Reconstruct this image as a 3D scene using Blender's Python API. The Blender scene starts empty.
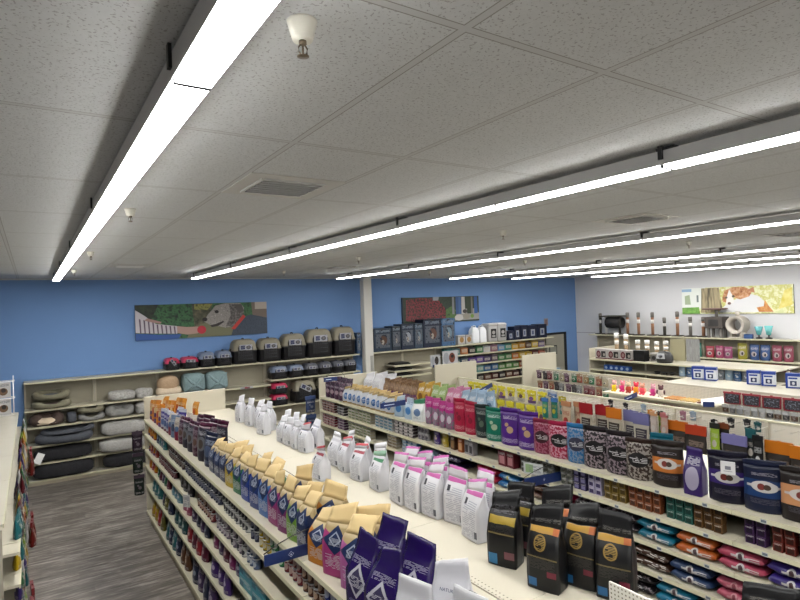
import bpy, bmesh, math, random
from mathutils import Vector, Matrix, noise
R = math.radians
SC = bpy.context.scene
COL = SC.collection
rng = random.Random(7)

# ------------------------------------------------------------------ colours and materials
def lin(h):
    if isinstance(h, (tuple, list)): return (h[0], h[1], h[2], 1)
    h = h.lstrip('#'); o = []
    for i in (0, 2, 4):
        c = int(h[i:i+2], 16) / 255
        o.append(c / 12.92 if c <= .04045 else ((c + .055) / 1.055) ** 2.4)
    return (*o, 1)

class NT:
    def __init__(s, name, rough=.5, metal=0.0):
        s.m = bpy.data.materials.new(name); s.m.use_nodes = True
        s.t = s.m.node_tree; s.t.nodes.clear()
        s.out = s.t.nodes.new('ShaderNodeOutputMaterial')
        s.b = s.t.nodes.new('ShaderNodeBsdfPrincipled')
        s.t.links.new(s.b.outputs[0], s.out.inputs[0])
        s.b.inputs['Roughness'].default_value = rough
        s.b.inputs['Metallic'].default_value = metal
    def n(s, typ, **kw):
        x = s.t.nodes.new(typ)
        for k, v in kw.items(): setattr(x, k, v)
        return x
    def put(s, inp, v):
        if isinstance(v, (int, float)): inp.default_value = v
        elif isinstance(v, (tuple, list)): inp.default_value = v
        else: s.t.links.new(v, inp)
    def M(s, op, a, b=0.0, c=None):
        x = s.n('ShaderNodeMath', operation=op)
        s.put(x.inputs[0], a); s.put(x.inputs[1], b)
        if c is not None: s.put(x.inputs[2], c)
        return x.outputs[0]
    def mix(s, f, a, b):
        x = s.n('ShaderNodeMix', data_type='RGBA')
        s.put(x.inputs[0], f); s.put(x.inputs[6], a); s.put(x.inputs[7], b)
        return x.outputs[2]
    def noise(s, vec, scale, detail=2.0, rough=.5):
        x = s.n('ShaderNodeTexNoise'); s.put(x.inputs['Vector'], vec)
        x.inputs['Scale'].default_value = scale; x.inputs['Detail'].default_value = detail
        x.inputs['Roughness'].default_value = rough
        return x.outputs[0]
    def comb(s, x, y, z=0.0):
        c = s.n('ShaderNodeCombineXYZ')
        for i, v in enumerate((x, y, z)): s.put(c.inputs[i], v)
        return c.outputs[0]
    def color(s, v): s.put(s.b.inputs['Base Color'], v)
    def bump(s, h, strength=.3, dist=.01):
        x = s.n('ShaderNodeBump'); x.inputs['Strength'].default_value = strength
        x.inputs['Distance'].default_value = dist
        s.put(x.inputs['Height'], h); s.t.links.new(x.outputs[0], s.b.inputs['Normal'])

_mc = {}
def mat(name, col, rough=.5, metal=0.0, **kw):
    if name in _mc: return _mc[name]
    t = NT(name, rough, metal); t.color(lin(col))
    for k, v in kw.items(): t.put(t.b.inputs[k], v)
    _mc[name] = t.m
    return t.m

def emit(name, col, strength):
    m = bpy.data.materials.new(name); m.use_nodes = True
    t = m.node_tree; t.nodes.clear()
    o = t.nodes.new('ShaderNodeOutputMaterial'); e = t.nodes.new('ShaderNodeEmission')
    e.inputs[0].default_value = lin(col); e.inputs[1].default_value = strength
    t.links.new(e.outputs[0], o.inputs[0])
    return m

# printed packaging: base colour plus printed shapes in the pack's own UV space (u across the front, v up)
DIM = .48
def ink(h, k=DIM):
    c = lin(h); return (c[0]*k, c[1]*k, c[2]*k, 1)
def pack(name, base, *ops, rough=.42, metal=0.0):
    if name in _mc: return _mc[name]
    t = NT(name, rough, metal); t.b.inputs['Specular IOR Level'].default_value = .3
    uv = t.n('ShaderNodeUVMap'); sp = t.n('ShaderNodeSeparateXYZ'); t.t.links.new(uv.outputs[0], sp.inputs[0])
    u, v = sp.outputs[0], sp.outputs[1]
    front = t.M('LESS_THAN', u, 1.0)
    K = .62 if name.startswith(('white', 'pink_bag_top', 'red_bag_top', 'green_bag_top', 'litter_box', 'clear')) else DIM
    c = ink(base, K)
    for o in ops:
        k = o[0]
        if k == 'band':
            m = t.M('MULTIPLY', t.M('GREATER_THAN', v, o[1]), t.M('LESS_THAN', v, o[2])); col = o[3]
        elif k == 'zig':      # everything above a zigzag line
            tri = t.M('ABSOLUTE', t.M('SUBTRACT', t.M('FRACT', t.M('MULTIPLY', u, o[3])), .5))
            m = t.M('GREATER_THAN', v, t.M('ADD', t.M('MULTIPLY', tri, o[2] * 2), o[1])); col = o[4]
        elif k in ('rect', 'oval', 'dia', 'ring', 'dring', 'txt'):
            a = t.M('ABSOLUTE', t.M('DIVIDE', t.M('SUBTRACT', u, o[1]), o[3]))
            b = t.M('ABSOLUTE', t.M('DIVIDE', t.M('SUBTRACT', v, o[2]), o[4])); col = o[5]
            if k in ('rect', 'txt'): m = t.M('LESS_THAN', t.M('MAXIMUM', a, b), 1.0)
            elif k in ('oval', 'ring'):
                d = t.M('ADD', t.M('MULTIPLY', a, a), t.M('MULTIPLY', b, b)); m = t.M('LESS_THAN', d, 1.0)
                if k == 'ring': m = t.M('MULTIPLY', m, t.M('GREATER_THAN', d, .62))
            else:
                d = t.M('ADD', a, b); m = t.M('LESS_THAN', d, 1.0)
                if k == 'dring': m = t.M('MULTIPLY', m, t.M('GREATER_THAN', d, .74))
            if k == 'txt':
                su, sv = o[6] * .8, o[7] * 2.2
                nz = t.noise(t.comb(t.M('MULTIPLY', u, su), t.M('MULTIPLY', t.M('FLOOR', t.M('MULTIPLY', v, sv)), 7.31)), 1.0, 1.0)
                ln = t.M('LESS_THAN', t.M('FRACT', t.M('MULTIPLY', v, sv)), .46)
                m = t.M('MULTIPLY', m, t.M('MULTIPLY', t.M('GREATER_THAN', nz, .43), ln))
            m = t.M('MULTIPLY', m, front)
        elif k == 'blot':
            m = t.M('GREATER_THAN', t.noise(t.comb(t.M('MULTIPLY', u, o[2]), t.M('MULTIPLY', v, o[2] * (o[4] if len(o) > 4 else 1))), 1.0, 1.5), o[3]); col = o[1]
        c = t.mix(m, c, ink(col, K))
    t.color(c)
    _mc[name] = t.m
    return t.m

# ------------------------------------------------------------------ mesh builder
class MB:
    def __init__(s): s.v = []; s.f = []; s.s = []; s.uv = []; s.sm = []
    def add(s, vs, fs, slot=0, uvs=None, smooth=False):
        o = len(s.v); s.v.extend([tuple(x) for x in vs])
        for i, f in enumerate(fs):
            s.f.append([o + k for k in f]); s.s.append(slot if isinstance(slot, int) else slot[i])
            s.uv.append(uvs[i] if uvs else None); s.sm.append(smooth)
        return s
    def box(s, x0, x1, y0, y1, z0, z1, slot=0):
        v = [(x, y, z) for z in (z0, z1) for y in (y0, y1) for x in (x0, x1)]
        f = [(0, 2, 3, 1), (4, 5, 7, 6), (0, 1, 5, 4), (2, 6, 7, 3), (0, 4, 6, 2), (1, 3, 7, 5)]
        fu = [(0, 0), (1, 0), (1, 1), (0, 1)]; su = [(2, 0), (3, 0), (3, 1), (2, 1)]
        zu = [(2, .99), (3, .99), (3, .99), (2, .99)]
        return s.add(v, f, slot, [zu, zu, fu, [(1, 0), (1, 1), (0, 1), (0, 0)][::1], [(2, 0), (2, 1), (3, 1), (3, 0)], [(2, 0), (3, 0), (3, 1), (2, 1)]])
    def obox(s, M, sx, sy, sz, slot=0):
        b = MB().box(-sx/2, sx/2, -sy/2, sy/2, -sz/2, sz/2)
        return s.add([M @ Vector(p) for p in b.v], b.f, slot)
    def lathe(s, prof, n=16, c=(0, 0, 0), slot=0, axis='z', smooth=True, cap=True, slots=None):
        vs = []; fs = []; uv = []; sl = []
        H = max(p[1] for p in prof) - min(p[1] for p in prof) or 1; z0 = min(p[1] for p in prof)
        for r, z in prof:
            for i in range(n):
                a = 2 * math.pi * i / n
                p = (r * math.sin(a), -r * math.cos(a), z)
                if axis == 'x': p = (p[2], p[0], p[1])
                elif axis == 'y': p = (p[0], p[2], -p[1])
                vs.append((p[0] + c[0], p[1] + c[1], p[2] + c[2]))
        for j in range(len(prof) - 1):
            for i in range(n):
                k = (i + 1) % n
                fs.append((j*n+i, j*n+k, (j+1)*n+k, (j+1)*n+i))
                u0 = ((i + n/2) % n) / n * 2 - .5; u1 = u0 + 2 / n
                w0 = (prof[j][1] - z0) / H; w1 = (prof[j+1][1] - z0) / H
                if u0 < -.01: u0 += 2; u1 += 2
                uv.append([(u0, w0), (u1, w0), (u1, w1), (u0, w1)])
                sl.append(slots[j] if slots else slot)
        s.add(vs, fs, sl, uv, smooth)
        if cap:
            o = len(s.v) - len(vs)
            for ring, fl in ((0, True), (len(prof) - 1, False)):
                if prof[ring][0] > 1e-4:
                    f = [o + ring*n + i for i in range(n)]
                    s.f.append(f[::-1] if fl else f); s.s.append(sl[0] if fl else sl[-1]); s.uv.append([(2, .5)] * n); s.sm.append(False)
        return s
    def tube(s, pts, r, n=6, slot=0):
        pts = [Vector(p) for p in pts]; rings = []
        for i, p in enumerate(pts):
            d = (pts[min(i+1, len(pts)-1)] - pts[max(i-1, 0)]).normalized()
            a = d.cross(Vector((0, 0, 1)));
            if a.length < 1e-3: a = d.cross(Vector((1, 0, 0)))
            a.normalize(); b = a.cross(d)
            rr = r[i] if isinstance(r, (list, tuple)) else r
            rings.append([p + (a * math.cos(2*math.pi*k/n) + b * math.sin(2*math.pi*k/n)) * rr for k in range(n)])
        vs = [q for g in rings for q in g]; fs = []
        for j in range(len(pts) - 1):
            for i in range(n):
                k = (i+1) % n; fs.append((j*n+i, j*n+k, (j+1)*n+k, (j+1)*n+i))
        fs.append(list(range(n))[::-1]); fs.append([(len(pts)-1)*n + i for i in range(n)])
        return s.add(vs, fs, slot, None, True)
    def poly(s, pts, slot=0, uv=None): return s.add(pts, [list(range(len(pts)))], slot, [uv] if uv else None)
    def mesh(s, name, mats, bevel=0, seg=1):
        me = bpy.data.meshes.new(name)
        me.from_pydata(s.v, [], s.f)
        for m in (mats if isinstance(mats, (list, tuple)) else [mats]): me.materials.append(m)
        me.polygons.foreach_set('material_index', s.s); me.polygons.foreach_set('use_smooth', s.sm)
        ul = me.uv_layers.new(name='UVMap'); i = 0
        for f, uv in zip(s.f, s.uv):
            for k in range(len(f)):
                ul.data[i].uv = uv[k] if uv else (2.5, .5); i += 1
        me.update()
        if bevel:
            bm = bmesh.new(); bm.from_mesh(me)
            es = [e for e in bm.edges if len(e.link_faces) == 2 and e.calc_face_angle(0) > .5]
            bmesh.ops.bevel(bm, geom=es, offset=bevel, segments=seg, affect='EDGES', profile=.5)
            bm.to_mesh(me); bm.free()
        return me

def ob(name, me, parent=None, loc=None, rz=0.0):
    o = bpy.data.objects.new(name, me); COL.objects.link(o)
    if parent: o.parent = parent
    if loc: o.location = loc
    if rz: o.rotation_euler = (0, 0, rz)
    return o
def build(mb, name, mats, parent=None, bevel=0, seg=1): return ob(name, mb.mesh(name, mats, bevel, seg), parent)
def struct(mb, name, mats, bevel=0):
    o = build(mb, name, mats, None, bevel); o['kind'] = 'structure'; return o
def thing(name, loc=(0, 0, 0), rz=0.0, label=None, cat=None, group=None):
    o = ob(name, None, None, loc, rz); o.empty_display_size = .05
    tag(o, label, cat, group); return o
def tag(o, label=None, cat=None, group=None):
    if label: o['label'] = label
    if cat: o['category'] = cat
    if group: o['group'] = group
    return o
def copytree(o, loc, rz=None):
    r = o.copy(); COL.objects.link(r); r.location = loc
    if rz is not None: r.rotation_euler = (0, 0, rz)
    for c in o.children:
        d = c.copy(); COL.objects.link(d); d.parent = r
        for g in c.children:
            e = g.copy(); COL.objects.link(e); e.parent = d
    return r

# deferred labels: things alike on one shelf are told apart by counting along the run
PEND = []
ORD = 'first second third fourth fifth sixth seventh eighth ninth tenth eleventh twelfth thirteenth fourteenth fifteenth sixteenth seventeenth eighteenth nineteenth twentieth'.split()
def ordw(i):
    if i < 20: return ORD[i]
    t = ['twenty', 'thirty', 'forty', 'fifty', 'sixty', 'seventy', 'eighty', 'ninety'][(i + 1) // 10 - 2]
    return (t[:-1] + 'ieth') if (i + 1) % 10 == 0 else t + '-' + ORD[(i + 1) % 10 - 1]
def reg(o, desc, where, key, cat, group, end='from far end'):
    PEND.append((o, desc, where, key, cat, group, end))
def flush_labels():
    from collections import defaultdict
    d = defaultdict(list)
    for p in PEND: d[(p[1], p[2])].append(p)
    for (desc, where), L in d.items():
        L.sort(key=lambda p: p[3])
        for i, p in enumerate(L):
            if len(L) == 1: lb = f'{desc} {where}'
            else: lb = f'{desc} {where}, {ordw(i)} {p[6]}'
            tag(p[0], lb, p[4], p[5])

# ------------------------------------------------------------------ packaging shapes (front faces local -Y, base at z=0)
_sh = {}
def bag_parts(kind, w, d, h, seed, lean=0.0, split=None):
    """returns (body mesh, top seal mesh or None), no material"""
    key = (kind, w, d, h, seed, lean, split)
    if key in _sh: return _sh[key]
    rs = random.Random(seed * 31 + 5); off = Vector((rs.uniform(0, 90), rs.uniform(0, 90), rs.uniform(0, 90)))
    NF, NS = 8, 4
    G = kind != 'pouch'; pk = {'gusset': .03, 'gpeak': .2, 'gneck': .22}.get(kind, 0)
    if G: T = [0, .02, .08, .18, .3, .42, .52, .6, .68, .74, .8, .86, .93, 1.0]
    else: T = [0, .02, .07, .15, .25, .37, .5, .62, .73, .82, .89, .94, .97, 1.0]
    tw = rs.uniform(-.5, .5); sl_ = rs.uniform(-.3, .3) if kind != 'gpeak' else rs.choice((-.24, .2, -.16)); rows = []
    for t in T:
        if G:
            k = 1.0 if t < .5 else max(.045, 1 - ((t - .5) / .3) ** 1.05) if t < .8 else .045
            bul = 1 + .05 * math.sin(min(1, t / .6) * math.pi); wf = 1 - pk * max(0, (t - .5) / .5) ** 1.1; inn = .42 * (1 - k)
            edge = .97 if t < .01 else 1
        else:
            k = max(.04, (1 - t ** 1.7)) * (.86 + .14 * math.sin(min(1, t * 3) * math.pi / 2)) if t < .93 else .04
            bul = 1; wf = .95 + .05 * min(1, t * 4) - .03 * math.sin(t * math.pi); inn = .0
            edge = .93 if t < .01 else 1
        ring = []; hw = w / 2 * wf * edge; hd = d / 2 * k * bul * edge
        amp = (.014 if t < .5 else .032) * w
        ly = lean * max(0, (t - .6) / .4) ** 1.6 * h * .30
        lz = -abs(lean) * max(0, (t - .7) / .3) ** 2 * h * .06
        for side in range(4):
            n = NF if side % 2 == 0 else NS
            for i in range(n):
                q = i / n
                if side == 0: x = -hw + 2*hw*q; y = -hd * (1 + (.10 if G else .0) * (1 - (2*q-1)**2)) if G else -hd * (1 - abs(2*q-1)**2.4 * .92)
                elif side == 1: x = hw - (inn * (1 - abs(2*q-1)) * min(d, w) * .5); y = -hd + 2*hd*q
                elif side == 2: x = hw - 2*hw*q; y = hd * (1 + (.10 if G else .0) * (1 - (2*q-1)**2)) if G else hd * (1 - abs(2*q-1)**2.4 * .92)
                else: x = -hw + (inn * (1 - abs(2*q-1)) * min(d, w) * .5); y = hd - 2*hd*q
                if not G and side % 2: y *= .08; 
                p = Vector((x, y, t * h))
                if t > .01:
                    p += noise.noise_vector(Vector((x*9/w*.35, y*4/w, t*h*3/w)) + off) * amp
                p.y += ly + (tw * max(0, t - .62) * x if G else 0); p.z += lz + (sl_ * x * min(1, (t - .7) / .2) if G and t > .7 else 0) + (noise.noise(Vector((x*6/w, 3, 0)) + off) * .02 * h if t > .93 else 0)
                if t < .01: p.z = 0
                ring.append(p)
        rows.append(ring)
    n = 2 * (NF + NS)
    def strip(a, b):
        m = MB(); vs = [p for r in rows[a:b+1] for p in r]; fs = []; uv = []
        for j in range(b - a):
            v0, v1 = T[a+j], T[a+j+1]
            for i in range(n):
                k = (i + 1) % n; fs.append((j*n+i, j*n+k, (j+1)*n+k, (j+1)*n+i))
                if i < NF: u0, u1 = i/NF, (i+1)/NF
                elif i < NF+NS: u0, u1 = 2+(i-NF)/NS, 2+(i-NF+1)/NS
                elif i < 2*NF+NS: u0, u1 = (i-NF-NS)/NF, (i-NF-NS+1)/NF
                else: u0, u1 = 2+(i-2*NF-NS)/NS, 2+(i-2*NF-NS+1)/NS
                u1 = min(u1, .999) if u1 <= 1.0 else u1
                uv.append([(u0, v0), (u1, v0), (u1, v1), (u0, v1)])
        fs.append(list(range(n))[::-1]); uv.append([(2.5, T[a])] * n)
        fs.append([(b-a)*n+i for i in range(n)]); uv.append([(2.5, T[b])] * n)
        return m.add(vs, fs, 0, uv, True)
    if split:
        si = min(range(len(T)), key=lambda i: abs(T[i] - split))
        res = (strip(0, si), strip(si, len(T) - 1))
    else: res = (strip(0, len(T) - 1), None)
    _sh[key] = res
    return res

_mm = {}
def mesh_of(key, mb, m, bevel=0):
    k = (key, m.name if not isinstance(m, (list, tuple)) else tuple(x.name for x in m))
    if k not in _mm: _mm[k] = mb.mesh('packaging', m, bevel)
    return _mm[k]

_va = [0]
def bag(name, kind, w, d, h, m, x, y, z, rz, desc, where, cat, group, lean=0.0, split=None, mtop=None, seed=None, key=None, jit=.12, end='from far end', tilt=0.0):
    _va[0] += 1
    seed = _va[0] % 5 if seed is None else seed
    lean = round(lean * (1 + .5 * ((_va[0] * 37 % 7) / 3 - 1)), 2) if lean else 0.0
    b, t = bag_parts(kind, w, d, h, seed, lean, split)
    o = ob(name, mesh_of((kind, w, d, h, seed, lean, split, 0), b, m), None, (x, y, z), rz + rng.uniform(-jit, jit))
    if tilt: o.rotation_euler[0] = tilt
    if t:
        ob('top_seal', mesh_of((kind, w, d, h, seed, lean, split, 1), t, mtop or m), o)
    reg(o, desc, where, -y if key is None else key, cat, group, end)
    return o

def flat_bag_mb(w, d, t, seed):
    key = ('flat', w, d, t, seed)
    if key in _sh: return _sh[key]
    off = Vector((seed * 3.3 + 1, seed * 1.7, 4)); N = 14; X = [-1, -.97, -.9, -.75, -.5, -.25, 0, .25, .5, .75, .9, .97, 1]
    vs = []; fs = []; uv = []
    for a in X:
        e = max(.1, (1 - abs(a) ** 9) ** .6) if abs(a) < .96 else .1
        for i in range(N):
            th = -math.pi/2 - 2*math.pi*i/N          # from bottom, over the front (-Y), to the top
            c, s_ = math.cos(th), math.sin(th)
            yy = math.copysign(abs(c) ** .6, c) * d/2 * (1 - .06 * (1 - e)); zz = math.copysign(abs(s_) ** .6, s_) * t/2 * e + t/2
            p = Vector((a * w/2, yy, zz)); p += noise.noise_vector(p * 14 + off) * t * .16
            p.z = max(p.z, 0.001); vs.append(p)
    for j in range(len(X) - 1):
        u0, u1 = (X[j]+1)/2, min(.999, (X[j+1]+1)/2)
        for i in range(N):
            k = (i+1) % N; fs.append((j*N+i, (j+1)*N+i, (j+1)*N+k, j*N+k))
            v0, v1 = i/N*2, (i+1)/N*2
            if v0 >= 1: uv.append([(2, .5)] * 4)
            else: uv.append([(u0, v0), (u1, v0), (u1, v1), (u0, v1)])
    fs.append([i for i in range(N)]); fs.append([(len(X)-1)*N+i for i in range(N)][::-1]); uv += [[(2, .5)]*N]*2
    _sh[key] = MB().add(vs, fs, 0, uv, True)
    return _sh[key]

def can_mb(r, h):
    key = ('can', r, h)
    if key not in _sh:
        _sh[key] = MB().lathe([(r*.92, 0), (r, h*.03), (r*.97, h*.06), (r*.97, h*.94), (r, h*.97), (r*.92, h), (r*.88, h*.985)], 14, slots=[1, 1, 0, 1, 1, 1])
    return _sh[key]
def tray_mb(w, d, h):
    key = ('tray', w, d, h)
    if key not in _sh:
        m = MB(); hw, hd = w/2, d/2
        rings = [(.86, 0), (.95, h*.8), (1.0, h*.82), (1.0, h*.94), (.93, h)]
        for (a, z0), (b, z1) in zip(rings, rings[1:]):
            P = [(-hw*a, -hd*a, z0), (hw*a, -hd*a, z0), (hw*a, hd*a, z0), (-hw*a, hd*a, z0)]
            Q = [(-hw*b, -hd*b, z1), (hw*b, -hd*b, z1), (hw*b, hd*b, z1), (-hw*b, hd*b, z1)]
            uv = [[(0 if i % 2 == 0 else 2, z0/h), (.999 if i % 2 == 0 else 3, z0/h), (.999 if i % 2 == 0 else 3, z1/h), (0 if i % 2 == 0 else 2, z1/h)] for i in range(4)]
            m.add(P + Q, [(0, 1, 5, 4), (1, 2, 6, 5), (2, 3, 7, 6), (3, 0, 4, 7)], 0, uv)
        m.poly([(-hw*.93, -hd*.93, h), (hw*.93, -hd*.93, h), (hw*.93, hd*.93, h), (-hw*.93, hd*.93, h)], 0, [(0, .9), (.9, .9), (.9, .9), (0, .9)])
        m.poly([(-hw*.86, hd*.86, 0), (hw*.86, hd*.86, 0), (hw*.86, -hd*.86, 0), (-hw*.86, -hd*.86, 0)])
        _sh[key] = m
    return _sh[key]
def carton_mb(w, d, h):
    key = ('carton', w, d, h)
    if key not in _sh: _sh[key] = MB().box(-w/2, w/2, -d/2, d/2, 0, h)
    return _sh[key]

W_, S_, E_, N_ = -math.pi/2, 0.0, math.pi/2, math.pi     # which way a front faces
TIN = mat('tin_rim', '#b9bbbd', .3, 1.0)

def put(name, shape, dims, m, x, y, z, rz, desc, where, cat, group, key=None, jit=.06, end='from far end'):
    if shape == 'can': mb, mm, bv = can_mb(*dims), [m, TIN], 0
    elif shape == 'tray': mb, mm, bv = tray_mb(*dims), m, 0
    elif shape == 'carton': mb, mm, bv = carton_mb(*dims), m, .003
    elif shape == 'flat':
        _va[0] += 1; mb, mm, bv = flat_bag_mb(*dims, _va[0] % 3), m, 0; dims = (*dims, _va[0] % 3)
    o = ob(name, mesh_of((shape,) + tuple(dims), mb, mm, bv), None, (x, y, z), rz + rng.uniform(-jit, jit))
    reg(o, desc, where, -y if key is None else key, cat, group, end)
    return o

# ------------------------------------------------------------------ the room
CAMZ = 3.26; CEIL = 4.02; BACKY = 13.4; RX = 16.35; LX = -6.0; NY = -7.0
def ceil_mat():
    t = NT('ceiling_tile', .95)
    tc = t.n('ShaderNodeTexCoord'); sp = t.n('ShaderNodeSeparateXYZ'); t.t.links.new(tc.outputs['Object'], sp.inputs[0])
    x, y = sp.outputs[0], sp.outputs[1]
    ax = t.M('ABSOLUTE', t.M('SUBTRACT', t.M('FRACT', t.M('ADD', t.M('DIVIDE', t.M('SUBTRACT', x, 1.0276), .6096), .5)), .5))
    ay = t.M('ABSOLUTE', t.M('SUBTRACT', t.M('FRACT', t.M('ADD', t.M('DIVIDE', t.M('SUBTRACT', y, 1.187), 1.2192), .5)), .5))
    bx = t.M('LESS_THAN', ax, .0125 / .6096); by = t.M('LESS_THAN', ay, .0125 / 1.2192)
    bar = t.M('MAXIMUM', bx, by)
    ex = t.M('LESS_THAN', ax, .017 / .6096); ey = t.M('LESS_THAN', ay, .017 / 1.2192)
    gap = t.M('SUBTRACT', t.M('MAXIMUM', ex, ey), bar)
    o = tc.outputs['Object']
    fis = t.M('GREATER_THAN', t.noise(o, 95, 1.5, .55), .62)
    soft = t.noise(o, 30, 3)
    c = t.mix(soft, lin('#bdbfc0'), lin('#cbcdcd'))
    c = t.mix(t.M('MULTIPLY', fis, .5), c, lin('#6d6b68'))
    c = t.mix(bar, c, lin('#bcbdbd')); c = t.mix(gap, c, lin('#8f8d89'))
    t.color(c)
    t.bump(t.M('SUBTRACT', t.M('MULTIPLY', t.noise(o, 90, 2), .5), gap), .25, .004)
    return t.m
def floor_mat():
    t = NT('vinyl_plank_floor', .42)
    tc = t.n('ShaderNodeTexCoord'); sp = t.n('ShaderNodeSeparateXYZ'); t.t.links.new(tc.outputs['Object'], sp.inputs[0])
    x, y = sp.outputs[0], sp.outputs[1]
    row = t.M('FLOOR', t.M('DIVIDE', y, .18))
    col = t.M('FLOOR', t.M('ADD', t.M('DIVIDE', x, 1.22), t.M('MULTIPLY', t.M('FRACT', t.M('MULTIPLY', row, .37)), 1.0)))
    pl = t.noise(t.comb(t.M('MULTIPLY', row, 3.7), t.M('MULTIPLY', col, 5.3)), 1.0, 0)
    g = t.noise(t.comb(t.M('MULTIPLY', x, 3.2), t.M('MULTIPLY', y, 24), t.M('MULTIPLY', row, 3.1)), 1.0, 5, .68)
    g2 = t.noise(t.comb(t.M('MULTIPLY', x, 1.6), t.M('MULTIPLY', y, 6)), 1.0, 3, .6)
    k = t.M('ADD', t.M('MULTIPLY', g, .62), t.M('ADD', t.M('MULTIPLY', pl, .16), t.M('MULTIPLY', g2, .32)))
    r = t.n('ShaderNodeValToRGB'); t.put(r.inputs[0], k)
    e = r.color_ramp.elements; e[0].position = .36; e[0].color = lin('#38332f'); e[1].position = .72; e[1].color = lin('#a39c94')
    m = r.color_ramp.elements.new(.54); m.color = lin('#676059')
    t.color(r.outputs[0])
    t.bump(g, .12, .004)
    return t.m
def paint(name, col, amt=.03, rough=.75):
    t = NT(name, rough); tc = t.n('ShaderNodeTexCoord')
    a = lin(col); b = tuple(min(1, c * (1 + amt * 3)) for c in a[:3]) + (1,)
    t.color(t.mix(t.noise(tc.outputs['Object'], 1.3, 3), a, b))
    t.bump(t.noise(tc.outputs['Object'], 220, 2), .06, .002)
    return t.m
WALLBLUE = paint('blue_wall_paint', '#6688b8', .02); WALLGREY = paint('grey_wall_paint', '#c4c4c6', .015)
struct(MB().box(LX, RX, NY, BACKY, -.1, 0), 'floor', floor_mat())
struct(MB().box(LX, RX, NY, BACKY, CEIL, CEIL + .1), 'ceiling', ceil_mat())
struct(MB().box(LX - .1, RX + .1, BACKY, BACKY + .12, -.1, CEIL + .1), 'wall_far', WALLBLUE)
struct(MB().box(RX, RX + .12, NY, BACKY, -.1, CEIL + .1), 'wall_right', WALLGREY)
struct(MB().box(LX - .12, LX, NY, BACKY, -.1, CEIL + .1), 'wall_left', WALLGREY)
struct(MB().box(LX - .1, RX + .1, NY - .12, NY, -.1, CEIL + .1), 'wall_near', WALLGREY)
DK = mat('dark_rubber', '#2a2827', .6)
struct(MB().box(LX, RX, BACKY - .012, BACKY, 0, .1), 'baseboard_far', DK)
struct(MB().box(RX - .012, RX, NY, BACKY - .012, 0, .1), 'baseboard_right', DK)
# wall corner angle along the ceiling
ANG = mat('ceiling_angle', '#bdbbb6', .6)
struct(MB().box(LX, RX, BACKY - .022, BACKY, CEIL - .022, CEIL), 'trim_1', ANG)
struct(MB().box(RX - .022, RX, NY, BACKY - .022, CEIL - .022, CEIL), 'trim_2', ANG)
# seam on the grey wall: a darker chair rail line behind the posts
struct(MB().box(RX - .006, RX, 12.6, BACKY - .012, 2.03, 2.05), 'trim_3', mat('wall_rail', '#8d8b90', .6))

COLM = mat('column_paint', '#c6c4bd', .6)
c = struct(MB().box(7.33, 7.58, 12.88, 13.08, 0, CEIL), 'column', COLM, .012)
pl = build(MB().box(7.47, 7.56, 12.866, 12.879, 1.52, 1.93), 'cover_plate', mat('plate_grey', '#9a9993', .5), c, .004)

# door in the far wall, mostly hidden by the shelving in front of it
dm = mat('door_paint', '#8d8a7d', .55); dk = mat('door_frame_black', '#17181b', .45)
d = struct(MB().box(14.70, 15.62, BACKY - .035, BACKY - .002, 0.01, 2.03), 'door_1', dm, .003)
build(MB().box(14.62, 14.70, BACKY - .05, BACKY - .002, 0, 2.1).box(15.62, 15.74, BACKY - .05, BACKY - .002, 0, 2.1).box(14.62, 15.74, BACKY - .05, BACKY - .002, 2.03, 2.1), 'door_frame', dk, d, .003)
build(MB().box(14.86, 15.24, BACKY - .042, BACKY - .036, 1.36, 1.66), 'vision_frame', dk, d)
build(MB().box(14.89, 15.21, BACKY - .046, BACKY - .043, 1.39, 1.63), 'vision_glass', mat('door_glass', '#8f9086', .15), d)

# ------------------------------------------------------------------ ceiling fittings
HOUS = mat('light_housing', '#b5b5b4', .45); LENS = emit('lamp_lens', (1.0, .99, .965), 58.0); BLK = mat('black_metal', '#141415', .45)
STEEL = mat('brushed_steel', '#8d8f91', .35, 1.0)
LN = ['run above the grey aisle', 'run above the bag gondolas', 'run beyond the big duct vent', 'short-looking run under the grey wall side', 'slim run before the cat picture', 'last run beside the grey wall']
for li, (lx, y1, j0) in enumerate([(.404, 12.09, 1.66), (2.735, 11.6, 1.63), (6.08, 11.85, 2.72), (9.62, 12.05, 2.4), (12.1, 12.2, 2.2), (14.75, 11.4, 1.9)]):
    t = thing('linear_ceiling_light', (lx, y1, CEIL), 0, f'long white linear ceiling light, {LN[li]}', 'ceiling light', 'linear ceiling lights')
    y0 = -6.0
    js = [j0 + 1.2192 * k for k in range(-8, 12)]; js = [j for j in js if y0 + .1 < j < y1 - .1]
    w = .0505
    h = MB().box(-w - .006, -w, y0 - y1, 0, -.102, -.03).box(w, w + .006, y0 - y1, 0, -.102, -.03).box(-w, w, y0 - y1, 0, -.05, -.03)
    h.box(-w, w, -.006, 0, -.112, -.05).box(-w, w, y0 - y1, y0 - y1 + .006, -.112, -.05)
    for j in js: h.box(-w, w, j - y1 - .009, j - y1 + .009, -.1155, -.05, 1)
    build(h, 'housing', [HOUS, mat('joint_grey', '#3a3a3e', .7)], t)
    ys = [y0] + js + [y1]
    for a, b in zip(ys, ys[1:]):
        build(MB().box(-w + .001, w - .001, a - y1 + .01, b - y1 - .01, -.113, -.094), 'diffuser', LENS, t)
    for j in js[::2]:
        br = MB().box(-.02, .02, j - y1 - .05, j - y1 + .05, -.03, -.004).box(-w - .016, -w - .006, j - y1 - .012, j - y1 + .012, -.075, -.006)
        build(br, 'mounting_bracket', BLK, t)

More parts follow.
